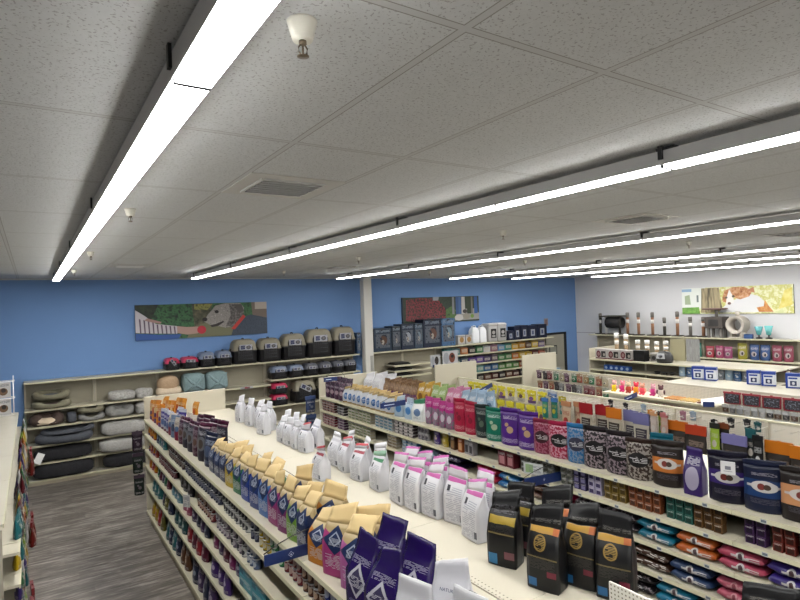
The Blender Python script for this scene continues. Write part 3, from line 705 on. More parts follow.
# ------------------------------------------------------------------ lower shelves of the aisle gondola
def run(name, shape, dims, designs, x, z, y0, y1, face, where, cat, group, tiers=1, gap=.006, tierh=None, wl=None, kind='pouch', skip=0, end='from far end'):
    """a run of packs from y0 (far) to y1 (near); designs cycle as (material, description)"""
    w = dims[0] * 2 if shape == 'can' else dims[0]
    h = dims[1] if shape == 'can' else dims[2]
    y = y0 - w / 2; i = 0
    tw = ['lower', 'upper'] if tiers == 2 else ['lower', 'middle', 'upper'] if tiers == 3 else ['bottom', 'second', 'third', 'top']
    while y - w / 2 > y1 - .01:
        m, d = designs[i % len(designs)]
        for k in range(tiers):
            dd = d if tiers == 1 else f'{tw[k]} {d}'
            xx = x + rng.uniform(-.006, .006)
            if shape == 'bag': bag(name, kind, dims[0], dims[1], round(dims[2], 3), m, xx, y, z + .002 + k*h, face, dd, where, cat, group, lean=.15, jit=.15, end=end)
            else: put(name, shape, dims, m, xx, y, z + .001 + k*(tierh or h + .001), face, dd, where, cat, group, end=end)
        y -= w + gap; i += 1
S1, S2_, S3, S4, S5 = ('one shelf below the deck edge', 'two shelves below the deck edge', 'three shelves below the deck edge', 'on the ledge above the base', 'on the base ledge by the floor')
def canm(name, col, lab, dark='#202028'): return pack('can_' + name, col, ('oval', .5, .52, .3, .3, lab), ('txt', .5, .8, .4, .1, '#e8e6e4', 5, 8), ('band', 0, .12, dark))
cN = canm('navy', '#262c48', '#7b7f94'); cW = canm('white', '#dcdcd8', '#3a3b46'); cY = canm('yellow', '#d2b32c', '#e8e0c0'); cG = canm('green', '#2f7d4c', '#cfe0cc'); cR = canm('red', '#7d2430', '#d0b0a8'); cB = canm('brown', '#5a3526', '#c8a890'); cU = canm('blue', '#2c3f9c', '#c9d0ea'); cS = canm('slate', '#5f7398', '#d6dde8'); cP = canm('mauve', '#8d7d92', '#e0d8de'); cK = canm('wine', '#5a2030', '#a87f84'); cD = canm('dark', '#2b2326', '#8d7c78')
X1 = 1.50
run('treat_pouch', 'bag', (.14, .06, .19), [(ORG, 'orange pouch'), (ORG2, 'amber pouch')], X1, 1.38, 9.5, 8.85, W_, S1, 'treat pouch', 'orange treat pouches')
TEAL = plainbag('teal', '#2e7d86', '#cfd8d4'); DBL = plainbag('dblue', '#35486e', '#b9c4d2')
run('treat_pouch', 'bag', (.15, .06, .19), [(DBL, 'slate blue pouch'), (TEAL, 'teal pouch')], X1, 1.38, 8.8, 8.15, W_, S1, 'treat pouch', 'mixed treat pouches')
C = ('wet_food_can', 'can')
def cans(y0, y1, ds, z, where, tiers=2, r=.037, h=.085): run('wet_food_can', 'can', (r, h), ds, X1, z, y0, y1, W_, where, 'food can', f'cans {where}', tiers)
cans(7.9, 7.0, [(cD, 'dark can')], 1.38, S1); cans(6.95, 5.5, [(cN, 'navy can')], 1.38, S1)
cans(5.4, 4.62, [(cW, 'white can')], 1.38, S1); cans(4.6, 4.42, [(cN, 'deep navy can')], 1.38, S1); cans(4.4, 4.16, [(cY, 'yellow can')], 1.38, S1)
cans(4.14, 3.9, [(cG, 'green can')], 1.38, S1); cans(3.88, 3.56, [(cR, 'dark red can')], 1.38, S1); cans(3.54, 3.22, [(cB, 'brown can')], 1.38, S1)
cans(3.2, 2.8, [(cU, 'royal blue can')], 1.38, S1); cans(2.78, 2.2, [(cS, 'slate blue can')], 1.38, S1)
run('treat_pouch', 'bag', (.15, .07, .18), [(ORG, 'orange pouch'), (plainbag('red', '#a3322c', '#e8c9a0'), 'red pouch')], X1, 1.14, 9.45, 8.7, W_, S2_, 'treat pouch', 'orange treat pouches')
cans(8.6, 7.5, [(cK, 'wine can')], 1.14, S2_); run('treat_pouch', 'bag', (.2, .08, .2), [(plainbag('black', '#25232a', '#8d8890'), 'black pouch')], X1, 1.14, 7.3, 6.6, W_, S2_, 'treat pouch', 'black pouches')
cans(6.4, 5.7, [(cB, 'brown can'), (cR, 'rust red can')], 1.14, S2_); cans(5.65, 5.2, [(cP, 'mauve can')], 1.14, S2_); cans(5.18, 4.75, [(cW, 'white can'), (cP, 'rosy can')], 1.14, S2_); cans(4.73, 4.45, [(cS, 'grey blue can')], 1.14, S2_)
PNK = plainbag('pinkbag', '#c25a80', '#f0d8dc'); PRP = plainbag('purplebag', '#4a3566', '#c8bcd0'); LBL = plainbag('lightblue', '#6fa9c4', '#e6eef0'); WINE = plainbag('wine', '#6b2340', '#d8b8c0'); OLV = plainbag('olive', '#6e6a2f', '#d9d2a0'); REDB = plainbag('brightred', '#a82438', '#ecc8c0'); BRN = plainbag('brownbag', '#6b4630', '#d8bfa0'); NVY = plainbag('navybag', '#27304e', '#aab4c8'); GRNB = plainbag('greenbag', '#2f7858', '#cfe0d0')
def bags_run(y0, y1, ds, z, where, dims, x=1.5): run('treat_bag', 'bag', dims, ds, x, z, y0, y1, W_, where, 'treat bag', f'bags {where}')
bags_run(9.4, 8.85, [(ORG2, 'amber bag'), (REDB, 'red bag')], .9, S3, (.16, .08, .17))
bags_run(8.8, 7.9, [(GRNB, 'green bag'), (WINE, 'wine bag'), (PRP, 'purple bag')], .9, S3, (.16, .08, .17)); bags_run(7.85, 7.2, [(LBL, 'light blue bag')], .9, S3, (.18, .08, .17)); bags_run(7.15, 6.75, [(PNK, 'pink bag')], .9, S3, (.18, .09, .18))
bags_run(6.7, 5.9, [(PRP, 'purple bag'), (NVY, 'navy bag')], .9, S3, (.17, .08, .18)); bags_run(5.85, 4.9, [(plainbag('magenta', '#8a2a6a', '#e0c0d8'), 'magenta bag'), (PRP, 'purple bag'), (WINE, 'wine bag')], .9, S3, (.18, .08, .18))
for k, y in enumerate((4.72, 4.4)):
    for t in range(2): put('pad_box', 'carton', (.3, .22, .1), pack('aqua_box', '#4aa6b8', ('txt', .5, .6, .4, .25, '#e8f4f4', 4, 6), ('rect', .2, .3, .14, .2, '#22708a')), 1.56, y, .901 + t*.102, W_, f'{["lower", "upper"][t]} aqua carton', S3, 'carton', 'aqua cartons')
bags_run(9.2, 8.5, [(TEAL, 'teal bag')], .6, S4, (.2, .1, .22)); bags_run(8.45, 7.7, [(NVY, 'navy bag'), (OLV, 'olive bag')], .6, S4, (.2, .1, .22)); bags_run(7.65, 7.0, [(plainbag('dteal', '#2a5a60', '#b8d0cc'), 'dark teal bag')], .6, S4, (.2, .1, .22)); bags_run(6.95, 5.95, [(REDB, 'crimson bag'), (WINE, 'wine bag')], .6, S4, (.2, .1, .22)); bags_run(5.9, 5.1, [(plainbag('violet', '#4f2f80', '#d8c8e8'), 'violet bag')], .6, S4, (.2, .1, .22)); bags_run(5.05, 4.5, [(plainbag('black2', '#1d1c20', '#b8b4bc'), 'black bag')], .6, S4, (.22, .12, .12))
bags_run(9.3, 8.9, [(plainbag('yellowred', '#c8a428', '#a82828'), 'yellow and red bag')], .2, S5, (.2, .1, .24)); bags_run(8.85, 8.3, [(REDB, 'red bag'), (OLV, 'olive bag')], .2, S5, (.2, .1, .26)); bags_run(8.25, 7.4, [(TEAL, 'teal bag'), (NVY, 'navy bag')], .2, S5, (.2, .1, .26)); bags_run(7.35, 6.8, [(BRN, 'brown bag')], .2, S5, (.2, .1, .26)); bags_run(6.75, 5.7, [(NVY, 'dark navy bag'), (PRP, 'dark purple bag')], .2, S5, (.22, .1, .28)); bags_run(5.65, 4.6, [(BRN, 'rust brown bag')], .2, S5, (.22, .1, .26))

# ------------------------------------------------------------------ oval-bag gondola: the deck
T2 = 'on the oval-bag gondola top'
for y, x in [(9.36, 4.52), (9.18, 4.52), (9.0, 4.52), (8.82, 4.52), (9.3, 4.7), (9.1, 4.7), (8.9, 4.7)]:
    bag('treat_pouch', 'pouch', .17, .07, .3 + (.06 if x > 4.6 else 0), pack('plum_pattern', '#2e2038', ('blot', '#7a4a66', 10, .55), ('oval', .5, .4, .3, .12, '#b9a2a8'), ('txt', .5, .7, .36, .06, '#d8ccd4', 6, 26)), x, y, 1.612, W_ + .3, 'dark plum pouch', 'behind the small navy corner sign', 'treat pouch', 'dark plum pouches', lean=.2)
BWK = pack('blue_white_kraft', '#d4d8de', ('oval', .5, .42, .3, .2, '#2f6db4'), ('txt', .5, .42, .22, .08, '#e8f0f8', 5, 16), ('band', 0, .1, '#b59a62'), ('band', .86, 2, '#b59a62'))
y = 8.62
while y > 7.12:
    bag('treat_pouch', 'gusset', .14, .09, .27, BWK, 4.52, y, 1.612, W_ + .3, 'white pouch with blue spot', T2, 'treat pouch', 'white and blue kraft pouches', lean=.35, jit=.28)
    bag('treat_pouch', 'gusset', .14, .09, .29, mat('kraft_pouch', '#a48a55', .55), 4.68, y + .03, 1.612, W_ + .3, 'brown kraft pouch', 'behind the white and blue pouches', 'treat pouch', 'brown kraft pouches', lean=.35, jit=.28)
    y -= .155
for y in (6.97, 6.71): bag('treat_bag', 'gusset', .16, .1, .3, pack('pale_blue_bag', '#c3d8ea', ('oval', .5, .4, .32, .18, '#4f8fd0'), ('txt', .5, .75, .36, .06, '#37507a', 6, 26)), 4.53, y, 1.612, W_ + .3, 'pale blue treat bag', 'under the navy looped sign', 'treat bag', 'pale blue treat bags', lean=.2)
bag('treat_bag', 'gusset', .2, .11, .31, pack('white_green_bag', '#e2e6e4', ('band', .78, 2, '#2c7a52'), ('oval', .5, .4, .3, .17, '#5f7aa0'), ('txt', .5, .16, .36, .06, '#5a6a78', 9, 50)), 4.54, 6.5, 1.612, W_ + .3, 'white treat bag with green top', T2, 'treat bag', 'white and green bag', lean=.2)
MAG = pack('magenta_grey_bag', '#8d7f8c', ('band', .62, 2, '#c02a8a'), ('blot', '#c02a8a', 7, .58), ('oval', .5, .36, .26, .14, '#d8d0d8'), ('txt', .5, .78, .36, .05, '#f4d8ec', 6, 26), rough=.3)
for y, h in ((6.27, .37), (6.1, .37), (5.95, .35), (5.81, .34)): bag('treat_bag', 'pouch', .135, .09, h, MAG, 4.54, y, 1.612, W_ + .3, 'magenta and grey treat bag', T2, 'treat bag', 'magenta treat bags', lean=.1)
def g2bag(y, w, d, h, m, desc, x=4.56, kind='pouch', rz=.25, where=T2): return bag('dog_food_bag', kind, w, d, h, m, x, y, 1.612, W_ + rz, desc, where, 'pet food bag', 'food bags on the oval-bag gondola', jit=.05, split=.89)
CRI = plainbag('crimson', '#b81f44', '#8a1830', '#e8a8b0'); g2bag(5.63, .2, .1, .42, CRI, 'crimson food bag'); g2bag(5.41, .2, .1, .41, CRI, 'crimson food bag')
g2bag(5.2, .22, .12, .4, plainbag('blackteal', '#1f2a2c', '#5a6a5a', '#a8b0a8'), 'black food bag with olive print'); g2bag(4.98, .25, .11, .39, plainbag('tealgreen', '#0f7a62', '#b8c8a8', '#e0ece4'), 'teal green food bag')
VIOL = plainbag('violetbag', '#55248a', '#c8a880', '#e4d8ec'); g2bag(4.72, .26, .12, .42, VIOL, 'violet food bag with tan print'); g2bag(4.45, .26, .12, .42, VIOL, 'violet food bag with tan print')
g2bag(4.24, .22, .1, .37, burst('maroon', '#8a2444', '#b06a80', '#3a1420'), 'maroon food bag with round badge'); g2bag(4.0, .26, .11, .38, burst('pink', '#b0204a', '#d9a0b0'), 'pink food bag with black badge')
g2bag(3.78, .22, .11, .39, burst('blue', '#2a78b0', '#8a9ab4', '#3a3a4e'), 'blue food bag with grey badge'); g2bag(3.56, .25, .12, .4, burst('mono', '#1d191c', '#a3949a'), 'black and silver badge bag'); g2bag(3.3, .25, .12, .4, burst('mono2', '#211b20', '#9a8a92'), 'black and silver badge bag'); g2bag(3.09, .24, .13, .37, burst('brown', '#3a2822', '#a8a098'), 'brown-topped silver badge bag')
def fam(y, w, h, m, desc, rz=.3, x=4.58): return bag('dog_food_bag', 'pouch', w, .13, h, m, x, y, 1.612, W_ + rz, desc, 'on the oval-bag gondola top', 'pet food bag', 'oval-label food bags', jit=.02, seed=1, split=.89)
fam(2.97, .2, .41, oval_bag('teal', '#0f6a80', '#0f6a80'), 'teal food bag with white oval', x=4.72); fam(2.83, .26, .39, oval_bag('orange', '#2d2522', '#d8823a', .32, .62), 'black food bag with orange label')
bag('dog_food_bag', 'gusset', .14, .12, .38, pack('purple_silver', '#3a2070', ('oval', .5, .36, .4, .25, '#b8b0c8'), ('txt', .5, .72, .36, .08, '#e4e0ee', 5, 20)), 4.56, 2.58, 1.612, W_ + .2, 'slim purple and silver food bag', T2, 'pet food bag', 'oval-label food bags')
fam(2.33, .28, .40, oval_bag('purple', '#17152c', '#3f2a7a', .36, .62), 'navy food bag with purple label'); fam(2.06, .28, .385, oval_bag('navy', '#17203f', '#22447a', .3, .62), 'navy food bag with blue label'); fam(1.80, .29, .39, oval_bag('peach', '#2b2524', '#e0a070', .3, .66), 'black food bag with peach label')
o = fam(1.52, .29, .39, oval_bag('lilac', '#1d1a2c', '#6a5a9a', .36, .62), 'black food bag with lilac label')
put('price_card', 'carton', (.1, .004, .1), pack('white_card', '#f4f4f4', ('rect', .5, .5, .2, .14, '#8a8a96'), ('rect', .5, .24, .3, .03, '#b0b0b8')), 4.47, 2.27, 1.86, W_ + .3, 'small white price card', 'clipped to the purple-label navy bag', 'price card', 'price cards')
# second rows and the other half of that deck
for y, m, d, h in [(8.3, 'tanv', 'tan and violet bag', .3)]:
    pass
TV = pack('tan_violet', '#8a6a4c', ('band', 0, .42, '#6a3274'), ('blot', '#b08a62', 9, .56), ('txt', .5, .2, .4, .1, '#d8c0d8', 5, 20))
for i in range(6): bag('treat_bag', 'gusset', .14, .1, .34, TV, 5.3 + .0, 8.55 - i*.17, 1.612, W_ + .3, 'tan and violet bag', 'on the far side of the blue-spot pouches', 'treat bag', 'tan and violet bags')
for i in range(5): bag('treat_bag', 'gusset', .14, .1, .34, TV, 5.5, 8.5 - i*.17, 1.612, W_ + .3, 'tan and violet bag', 'in the row nearest the pegboards', 'treat bag', 'tan and violet bags')
for nm, c, b, ys in [('amber', '#d0a430', '#8a5a20', (7.5, 7.32)), ('pale green', '#a9c47a', '#5a7a3a', (7.12, 6.95)), ('rose', '#dc8ab0', '#a83a70', (6.75, 6.6)), ('powder blue', '#a8c4dc', '#5a7aa0', (6.4, 6.23, 6.06))]:
    for x in (5.3, 5.48):
        for y in ys: bag('treat_bag', 'gusset', .13, .1, .36, pack('soft_' + nm, c, ('oval', .5, .4, .3, .16, b), ('txt', .5, .72, .38, .08, '#ffffff', 5, 20), ('band', 0, .08, b)), x, y, 1.612, W_ + .3, f'{nm} treat bag', 'standing on the middle of the deck' if x < 5.4 else 'standing at the back of the deck', 'treat bag', 'pastel treat bags', lean=.2)
CLR = pack('clear_white_bag', '#e6e6ea', ('txt', .5, .4, .36, .24, '#b8bac4', 6, 22), rough=.25)
for i, (x, y) in enumerate([(5.42, 9.38), (5.42, 9.08), (5.62, 9.24), (5.62, 8.94)]): bag('litter_bag', 'gusset', .22, .14, .36, CLR, x, y, 1.612, W_ + .3, 'clear white bag with peaked top', 'by the far end panel', 'bag', 'clear white bags', lean=.3)
for i in range(3): put('foam_tray', 'tray', (.3, .2, .07), mat('foam_white', '#dfe0e2', .5), 5.12, 9.3 - i*.32, 1.612, W_, 'low white tray', 'beside the far end panel', 'tray', 'white trays')

# ------------------------------------------------------------------ oval-bag gondola: shelves
C1, C2, C3, C4 = 'below the oval bags', 'on the flat-bag shelf below the cartons', 'on the second flat-bag shelf', 'on the third flat-bag shelf'
X2 = 4.52
def trays(y0, y1, nm, c, lab, z, where, tiers, dims=(.12, .1, .045)): run('food_tray', 'tray', dims, [(pack('tray_' + nm.replace(' ', '_'), c, ('rect', .5, .5, .4, .3, lab), ('band', .82, 2, '#c9c6c2')), f'{nm} tray')], X2 - .02, z, y0, y1, W_, where, 'food tray', f'{nm} trays {where}', tiers)
trays(9.5, 8.95, 'dark red', '#5a2a2e', '#a87a70', 1.37, C1, 4); trays(8.9, 8.6, 'black', '#26242a', '#6a6870', 1.37, C1, 3); trays(8.5, 7.7, 'cream', '#c8c0a4', '#7a8a5a', 1.37, C1, 4); trays(7.6, 7.1, 'white', '#d0d4d4', '#5a8aa0', 1.37, C1, 4); trays(7.05, 6.5, 'striped', '#3a3036', '#d8cfcc', 1.37, C1, 4)
run('wet_food_can', 'can', (.037, .09), [(canm('pale', '#b8b4b8', '#6a6470'), 'pale can')], X2, 1.37, 6.5, 6.2, W_, C1, 'food can', 'pale cans', 2)
for y, nm, c in [(6.08, 'purple', '#4a2f78'), (5.9, 'yellow', '#b8a030')]: bag('treat_bag', 'pouch', .15, .07, .19, plainbag('s' + nm, c, '#d8c8a0'), X2, y, 1.372, W_, f'small {nm} bag', C1, 'treat bag', 'small bags')
CT = 'food_carton'
def cart(y0, y1, nm, c, lab, tiers=3, dims=(.068, .07, .066), z=1.37, where=C1): run(CT, 'carton', dims, [(pack('carton_' + nm.replace(' ', '_'), c, ('rect', .5, .42, .34, .26, lab), ('txt', .5, .82, .4, .1, '#e6e2de', 4, 9)), f'{nm} carton')], X2, z, y0, y1, W_, where, 'food carton', f'{nm} cartons', tiers, gap=.01)
cart(5.75, 5.66, 'brown', '#5a3a2a', '#a07a50', 1, (.08, .08, .17)); cart(5.6, 5.5, 'orange', '#a8582a', '#e0b080', 1, (.09, .08, .17)); cart(5.47, 5.22, 'silver', '#a8a4a8', '#3a363c', 1, (.08, .08, .17)); cart(4.85, 4.55, 'maroon', '#6a2430', '#c88a90', 1, (.12, .1, .17))
run('wet_food_can', 'can', (.036, .058), [(canm('grey', '#9a9a92', '#44483f'), 'grey patterned can')], X2, 1.37, 4.52, 4.05, W_, C1, 'food can', 'grey patterned cans', 3)
run('wet_food_can', 'can', (.036, .058), [(_mc['can_grey'], 'grey patterned can')], X2, 1.37, 3.96, 3.80, W_, C1, 'food can', 'grey patterned cans', 3)
cart(3.78, 3.62, 'dark violet', '#37305a', '#8a84b0'); cart(3.6, 3.44, 'lavender', '#c4bcd8', '#3a3060'); cart(3.42, 3.18, 'gold', '#8a7234', '#4a3a18'); cart(3.16, 2.82, 'copper', '#985634', '#4a2818'); cart(2.8, 2.58, 'jade', '#2f6a60', '#173a34'); cart(2.56, 2.3, 'bronze', '#6e4c26', '#332210'); cart(2.17, 2.0, 'violet', '#4a2a5a', '#20122c'); cart(1.98, 1.83, 'brick', '#7a3026', '#38140f'); cart(1.8, 1.4, 'indigo', '#332a5c', '#161028')
trays(9.5, 8.95, 'crimson', '#7a2030', '#c08a90', 1.125, C2, 4); trays(8.9, 8.55, 'plum', '#4a2a4a', '#8a6a8a', 1.125, C2, 4); trays(8.5, 7.75, 'cream', '#c0b898', '#7a845a', 1.125, C2, 4); trays(7.25, 6.9, 'beige', '#b8ac90', '#8a7a5a', 1.125, C2, 4); trays(6.85, 6.4, 'blue', '#4f86b4', '#c8d8e4', 1.125, C2, 4)
def flats(y, w, nm, m, z, where, n=2, d=.3, t=.078):
    for k in range(n): put('flat_food_bag', 'flat', (w, d, t), m, 4.60, y, z + .002 + k*t*1.11, W_, f'{["lower", "upper", "topmost"][k] if n > 1 else "single"} {nm}', where, 'pet food bag', f'flat bags {where}', jit=.03)
def fl(name, c, logo='#e6e2e0', blob='#4a3038'): return pack('flat_' + name, c, ('rect', .5, .5, .2, .04, logo), ('oval', .5, .5, .09, .24, logo), ('oval', .5, .5, .05, .14, blob), ('txt', .76, .5, .14, .1, logo, 6, 6), ('band', .86, 2, c), rough=.3)
FP = pack('flat_pattern', '#1d1a1e', ('blot', '#8d8288', 11, .56, .5), ('rect', .5, .5, .3, .2, '#141214'), ('txt', .5, .5, .26, .16, '#e4e0e0', 5, 5), rough=.3)
flats(6.27, .36, 'pale blue flat bag', fl('paleblue', '#9ac0d4', '#e8eef0', '#5a84a0'), 1.125, C2, 1, t=.1)
flats(5.78, .5, 'dark purple flat bag', pack('flat_darkpurple', '#231a3c', ('txt', .5, .5, .36, .2, '#d0cadc', 5, 5), rough=.3), 1.125, C2, 2)
flats(5.05, .34, 'bright red flat bag', fl('red', '#b32640', '#d88a90', '#e8c8c0'), 1.125, C2); flats(4.68, .34, 'bright blue flat bag', fl('blue', '#1f6aa8', '#a8c8d8', '#c8b860'), 1.125, C2); flats(4.32, .34, 'brown flat bag', fl('brown', '#4a2c22', '#b09a8a', '#c8b890'), 1.125, C2)
flats(3.95, .34, 'rose red flat bag', fl('rose', '#b02050', '#d87a98'), 1.125, C2); flats(3.6, .32, 'grey and black flat bag', FP, 1.125, C2); flats(3.26, .34, 'patterned black flat bag', FP, 1.125, C2)
flats(2.9, .34, 'teal flat bag with oval', fl('teal', '#17708a'), 1.125, C2); flats(2.55, .32, 'orange flat bag with oval', fl('orange', '#c8662a'), 1.125, C2); flats(2.2, .33, 'rose pink flat bag with oval', fl('pink', '#c04a66'), 1.125, C2); flats(1.85, .33, 'violet flat bag', fl('violet', '#3a2a80'), 1.125, C2)
trays(8.5, 7.9, 'olive', '#6a6a4a', '#a8a080', .875, C3, 4); trays(6.9, 6.4, 'brick red', '#7a3a3a', '#c0a0a0', .875, C3, 4)
flats(4.68, .34, 'dark green flat bag', fl('dgreen', '#1f5a44', '#8ab0a0', '#c8c090'), .875, C3); flats(4.3, .34, 'black flat bag', FP, .875, C3); flats(3.28, .3, 'green flat bag', fl('green', '#14543c', '#9ab8a8', '#404838'), .875, C3); flats(2.95, .34, 'brown flat bag', pack('flat_brown2', '#4a3226', ('txt', .5, .5, .4, .2, '#e8e0d8', 5, 5), rough=.3), .875, C3); flats(2.6, .34, 'slate blue flat bag with oval', fl('slate', '#2f456e'), .875, C3); flats(2.25, .28, 'pink flat bag', fl('pink2', '#c25a70', '#e0a0a8', '#8a3a4a'), .875, C3); flats(1.92, .28, 'navy flat bag', fl('navy', '#232c50'), .875, C3)
flats(3.44, .18, 'wine flat bag', fl('wine', '#6a1c34', '#a05a6a'), .63, C4); flats(3.12, .36, 'patterned black flat bag', FP, .63, C4); flats(2.74, .34, 'bright teal flat bag with oval', fl('teal2', '#1f7fa0'), .63, C4); flats(2.36, .34, 'dark flat bag', FP, .63, C4)

# ------------------------------------------------------------------ the gondola along the other side of the grey aisle (packs face +X)
wh = {1.36: 'second shelf down', 1.1: 'third shelf down', .84: 'fourth shelf down', .55: 'fifth shelf down'}
pal = [('lime', '#8fb02f'), ('yellow', '#d8b428'), ('green', '#2f7848'), ('white', '#d8d8d6'), ('wine', '#6a1f2c'), ('teal', '#2f7a80'), ('orange', '#c87028'), ('violet', '#4a3a80')]
wh[.2] = 'on its base ledge'
for zi, z in enumerate((1.36, 1.1, .84, .55, .2)):
    y = 11.6; k = zi * 3
    while y > 5.75:
        n, c = pal[rng.randrange(8)]
        bag('treat_bag', 'pouch', .17, .07, .19 if z < 1.3 else .2, plainbag('a' + n, c, '#d9d4c8'), -.155 + rng.uniform(-.01, .03), y, z + .002, E_, f'{n} treat bag', f'in the card-rack gondola {wh[z]}', 'treat bag', 'packs facing the grey aisle', jit=.15)
        y -= .21; k += 1
def hang(name, w, h, d, mb_, hh, mh, x, y, z, face, desc, where, cat, group, jit=.08, seed=None, end='from far end'):
    """a pack hanging from a peg; z is its top edge"""
    _va[0] += 1
    s = _va[0] % 4 if seed is None else seed
    b, _ = bag_parts('pouch', w, d, round(h - hh * .8, 3), s, 0.0, None)
    o = ob(name, mesh_of(('hp', w, d, round(h - hh * .8, 3), s), b, mb_), None, (x, y, z - h), face + rng.uniform(-jit, jit))
    if hh:
        k = ('hc', w, hh)
        if k not in _sh: _sh[k] = MB().box(-w*.51, w*.51, -.012, .012, 0, hh).box(-.018, .018, -.004, .004, hh, hh + .012)
        c = ob('header_card', mesh_of(k, _sh[k], mh), o, (0, 0, h - hh))
    reg(o, desc, where, -y, cat, group, end)
    return o
MAROON = mat('maroon_net', '#6a1a1e', .5)
for i, (y, z) in enumerate([(5.95, .78), (6.25, .8), (9.9, 1.35), (9.5, 1.35), (8.5, .8), (8.2, .8)]):
    hang('hanging_pouch', .2, .34 if i < 2 else .3, .09, plainbag('maroonpack', '#7a2420', '#c8a090'), .06, MAROON, -.05, y, z, E_, 'dark red hanging pack', 'sticking out into the grey aisle', 'hanging pack', 'dark red packs in the aisle')
for i, y in enumerate((5.7, 5.78)): hang('hanging_pouch', .14, .2, .07, plainbag('bluepack', '#2c3f90', '#c8d0e8'), .05, mat('lilac_card', '#a08ac0', .5), -.02, y + .02, .46 - i*.24, E_, 'blue and lilac hanging pack', 'low on the card-rack gondola', 'hanging pack', 'blue packs')
# white wire rack with leaflets
t = thing('leaflet_rack', (-.66, 11.6, 1.612), 0, 'white wire rack of leaflet cards on the card-rack gondola', 'rack')
m = MB()
for zz in (.02, .3, .58): m.tube([(-.4, -.1, zz), (.4, -.1, zz), (.4, .1, zz), (-.4, .1, zz), (-.4, -.1, zz)], .006)
for xx in (-.38, -.13, .13, .38):
    m.tube([(xx, -.1, 0), (xx, -.1, .6)], .006); m.tube([(xx, .1, 0), (xx, .1, .66)], .006)
build(m, 'wire_frame', mat('white_wire', '#e6e4e0', .4), t)
LEAF = pack('leaflet', '#eeecea', ('oval', .5, .42, .3, .25, '#8a6a50'), ('oval', .52, .5, .16, .14, '#3a3230'), ('txt', .5, .84, .4, .08, '#50506a', 6, 16))
for r_ in range(2):
    for k in range(3):
        for q in range(2):
            put('leaflet', 'carton', (.21, .03, .25), LEAF, -.92 + k*.25, 11.56 + q*.05, 1.64 + r_*.28, .1, f'{["lower", "upper"][r_]} pet photo leaflet stack', f'in {["front", "back"][q]} of wire rack', 'leaflet', 'leaflets in the wire rack', key=k, end='from outer edge', jit=.02)
# packs hanging at the far ends of the two flat-topped gondolas
for i, (x, z) in enumerate([(1.34, 1.42), (1.34, 1.08), (1.35, .74)]): hang('hanging_pouch', .15, .31, .08, plainbag('dkgreen' if i else 'dkplum', '#27352f' if i else '#3a2a3c', '#8d7f8a'), .05, mat('plum_card', '#3a2a3a', .5), x, 9.64, z, S_, 'dark hanging pack', 'at the far corner of the grey-aisle gondola', 'hanging pack', 'packs at gondola ends')
for i, (x, z) in enumerate([(4.29, 1.62), (4.29, 1.28), (4.29, .94)]): hang('hanging_pouch', .2, .3, .09, plainbag('greyblue', '#59606e' if i else '#33456e', '#8d95a5'), .06, mat('blue_card', '#33456e', .5), x, 9.66, z, S_, 'grey and blue hanging pack', 'at the oval-bag gondola corner', 'hanging pack', 'packs at gondola ends')

# ------------------------------------------------------------------ looped aisle signs
NAVYS = mat('sign_navy', '#152a5c', .4); WHT = mat('print_white', '#c9d3e6', .5)
def sign(x0, x1, y, z, h, lb, roll=0.0, emblem='dia', wire=True):
    t = thing('aisle_sign', ((x0+x1)/2, y, z), 0, lb, 'sign', 'navy aisle signs')
    t.rotation_euler = (0, roll, 0); w = (x1-x0)/2
    build(MB().box(-w, w, -.004, .004, -h/2, h/2), 'sign_panel', NAVYS, t, .002)
    m = MB(); s = h * .26
    if emblem == 'dia':
        for k in range(4):
            a0, a1 = k*math.pi/2, (k+1)*math.pi/2
            P = [(s*math.cos(a0), s*math.sin(a0)), (s*math.cos(a1), s*math.sin(a1))]
            m.poly([(P[0][0], -.006, P[0][1]), (P[1][0], -.006, P[1][1]), (P[1][0]*.84, -.006, P[1][1]*.84), (P[0][0]*.84, -.006, P[0][1]*.84)])
        m.poly([(-s*.3, -.006, -s*.36), (s*.3, -.006, -s*.36), (0, -.006, s*.45)])
    elif emblem == 'fleur':
        m.poly([(-s*.2, -.006, -s*.5), (s*.2, -.006, -s*.5), (s*.12, -.006, .1*s), (0, -.006, s*.9), (-s*.12, -.006, .1*s)])
        for q in (-1, 1): m.poly([(q*s*.1, -.006, -.1*s), (q*s*.5, -.006, .2*s), (q*s*.6, -.006, .5*s), (q*s*.35, -.006, .2*s)][::q])
        m.box(-s*.45, s*.45, -.0062, -.006, -s*.2, -s*.08)
    else: m.box(-w*.7, w*.1, -.0062, -.006, -s*.25, s*.25)
    build(m, 'emblem', WHT, t)
    if wire:
        p = [(-w, .006, h/2 + .004)] + [(-w + (2*w + .14)*q, .008 + .02*q, h/2 + .01 + .075*math.sin(q*math.pi*.72)) for q in (.2, .4, .6, .75, .88)] + [(w + .16, .03, h/2 - .0), (w + .18, .03, -.02), (w + .185, .03, -.044)]
        build(MB().tube(p, .0035), 'wire_hanger', BLK, t)
    return t
sign(1.2, 1.56, 3.5, 1.657, .075, 'navy blade sign with pale diamond, before the orange kraft-topped bags')
sign(4.02, 4.57, 4.0, 1.44, .095, 'navy blade sign with pale emblem, before the grey patterned cans', .06, 'fleur')
sign(4.1, 4.53, 6.84, 1.83, .075, 'navy blade sign before the pale blue treat bags', 0, 'bar')
sign(4.33, 4.60, 9.15, 1.96, .075, 'navy blade sign before the dark plum pouches', 0, 'bar')
sign(9.2, 9.6, 6.5, 1.37, .09, 'navy blade sign by the yellow and pink toys', -.15, 'bar', False)
sign(6.9, 7.3, 8.0, 1.62, .08, 'dark blade sign above the yellow-headed packs', -.3, 'bar', False)
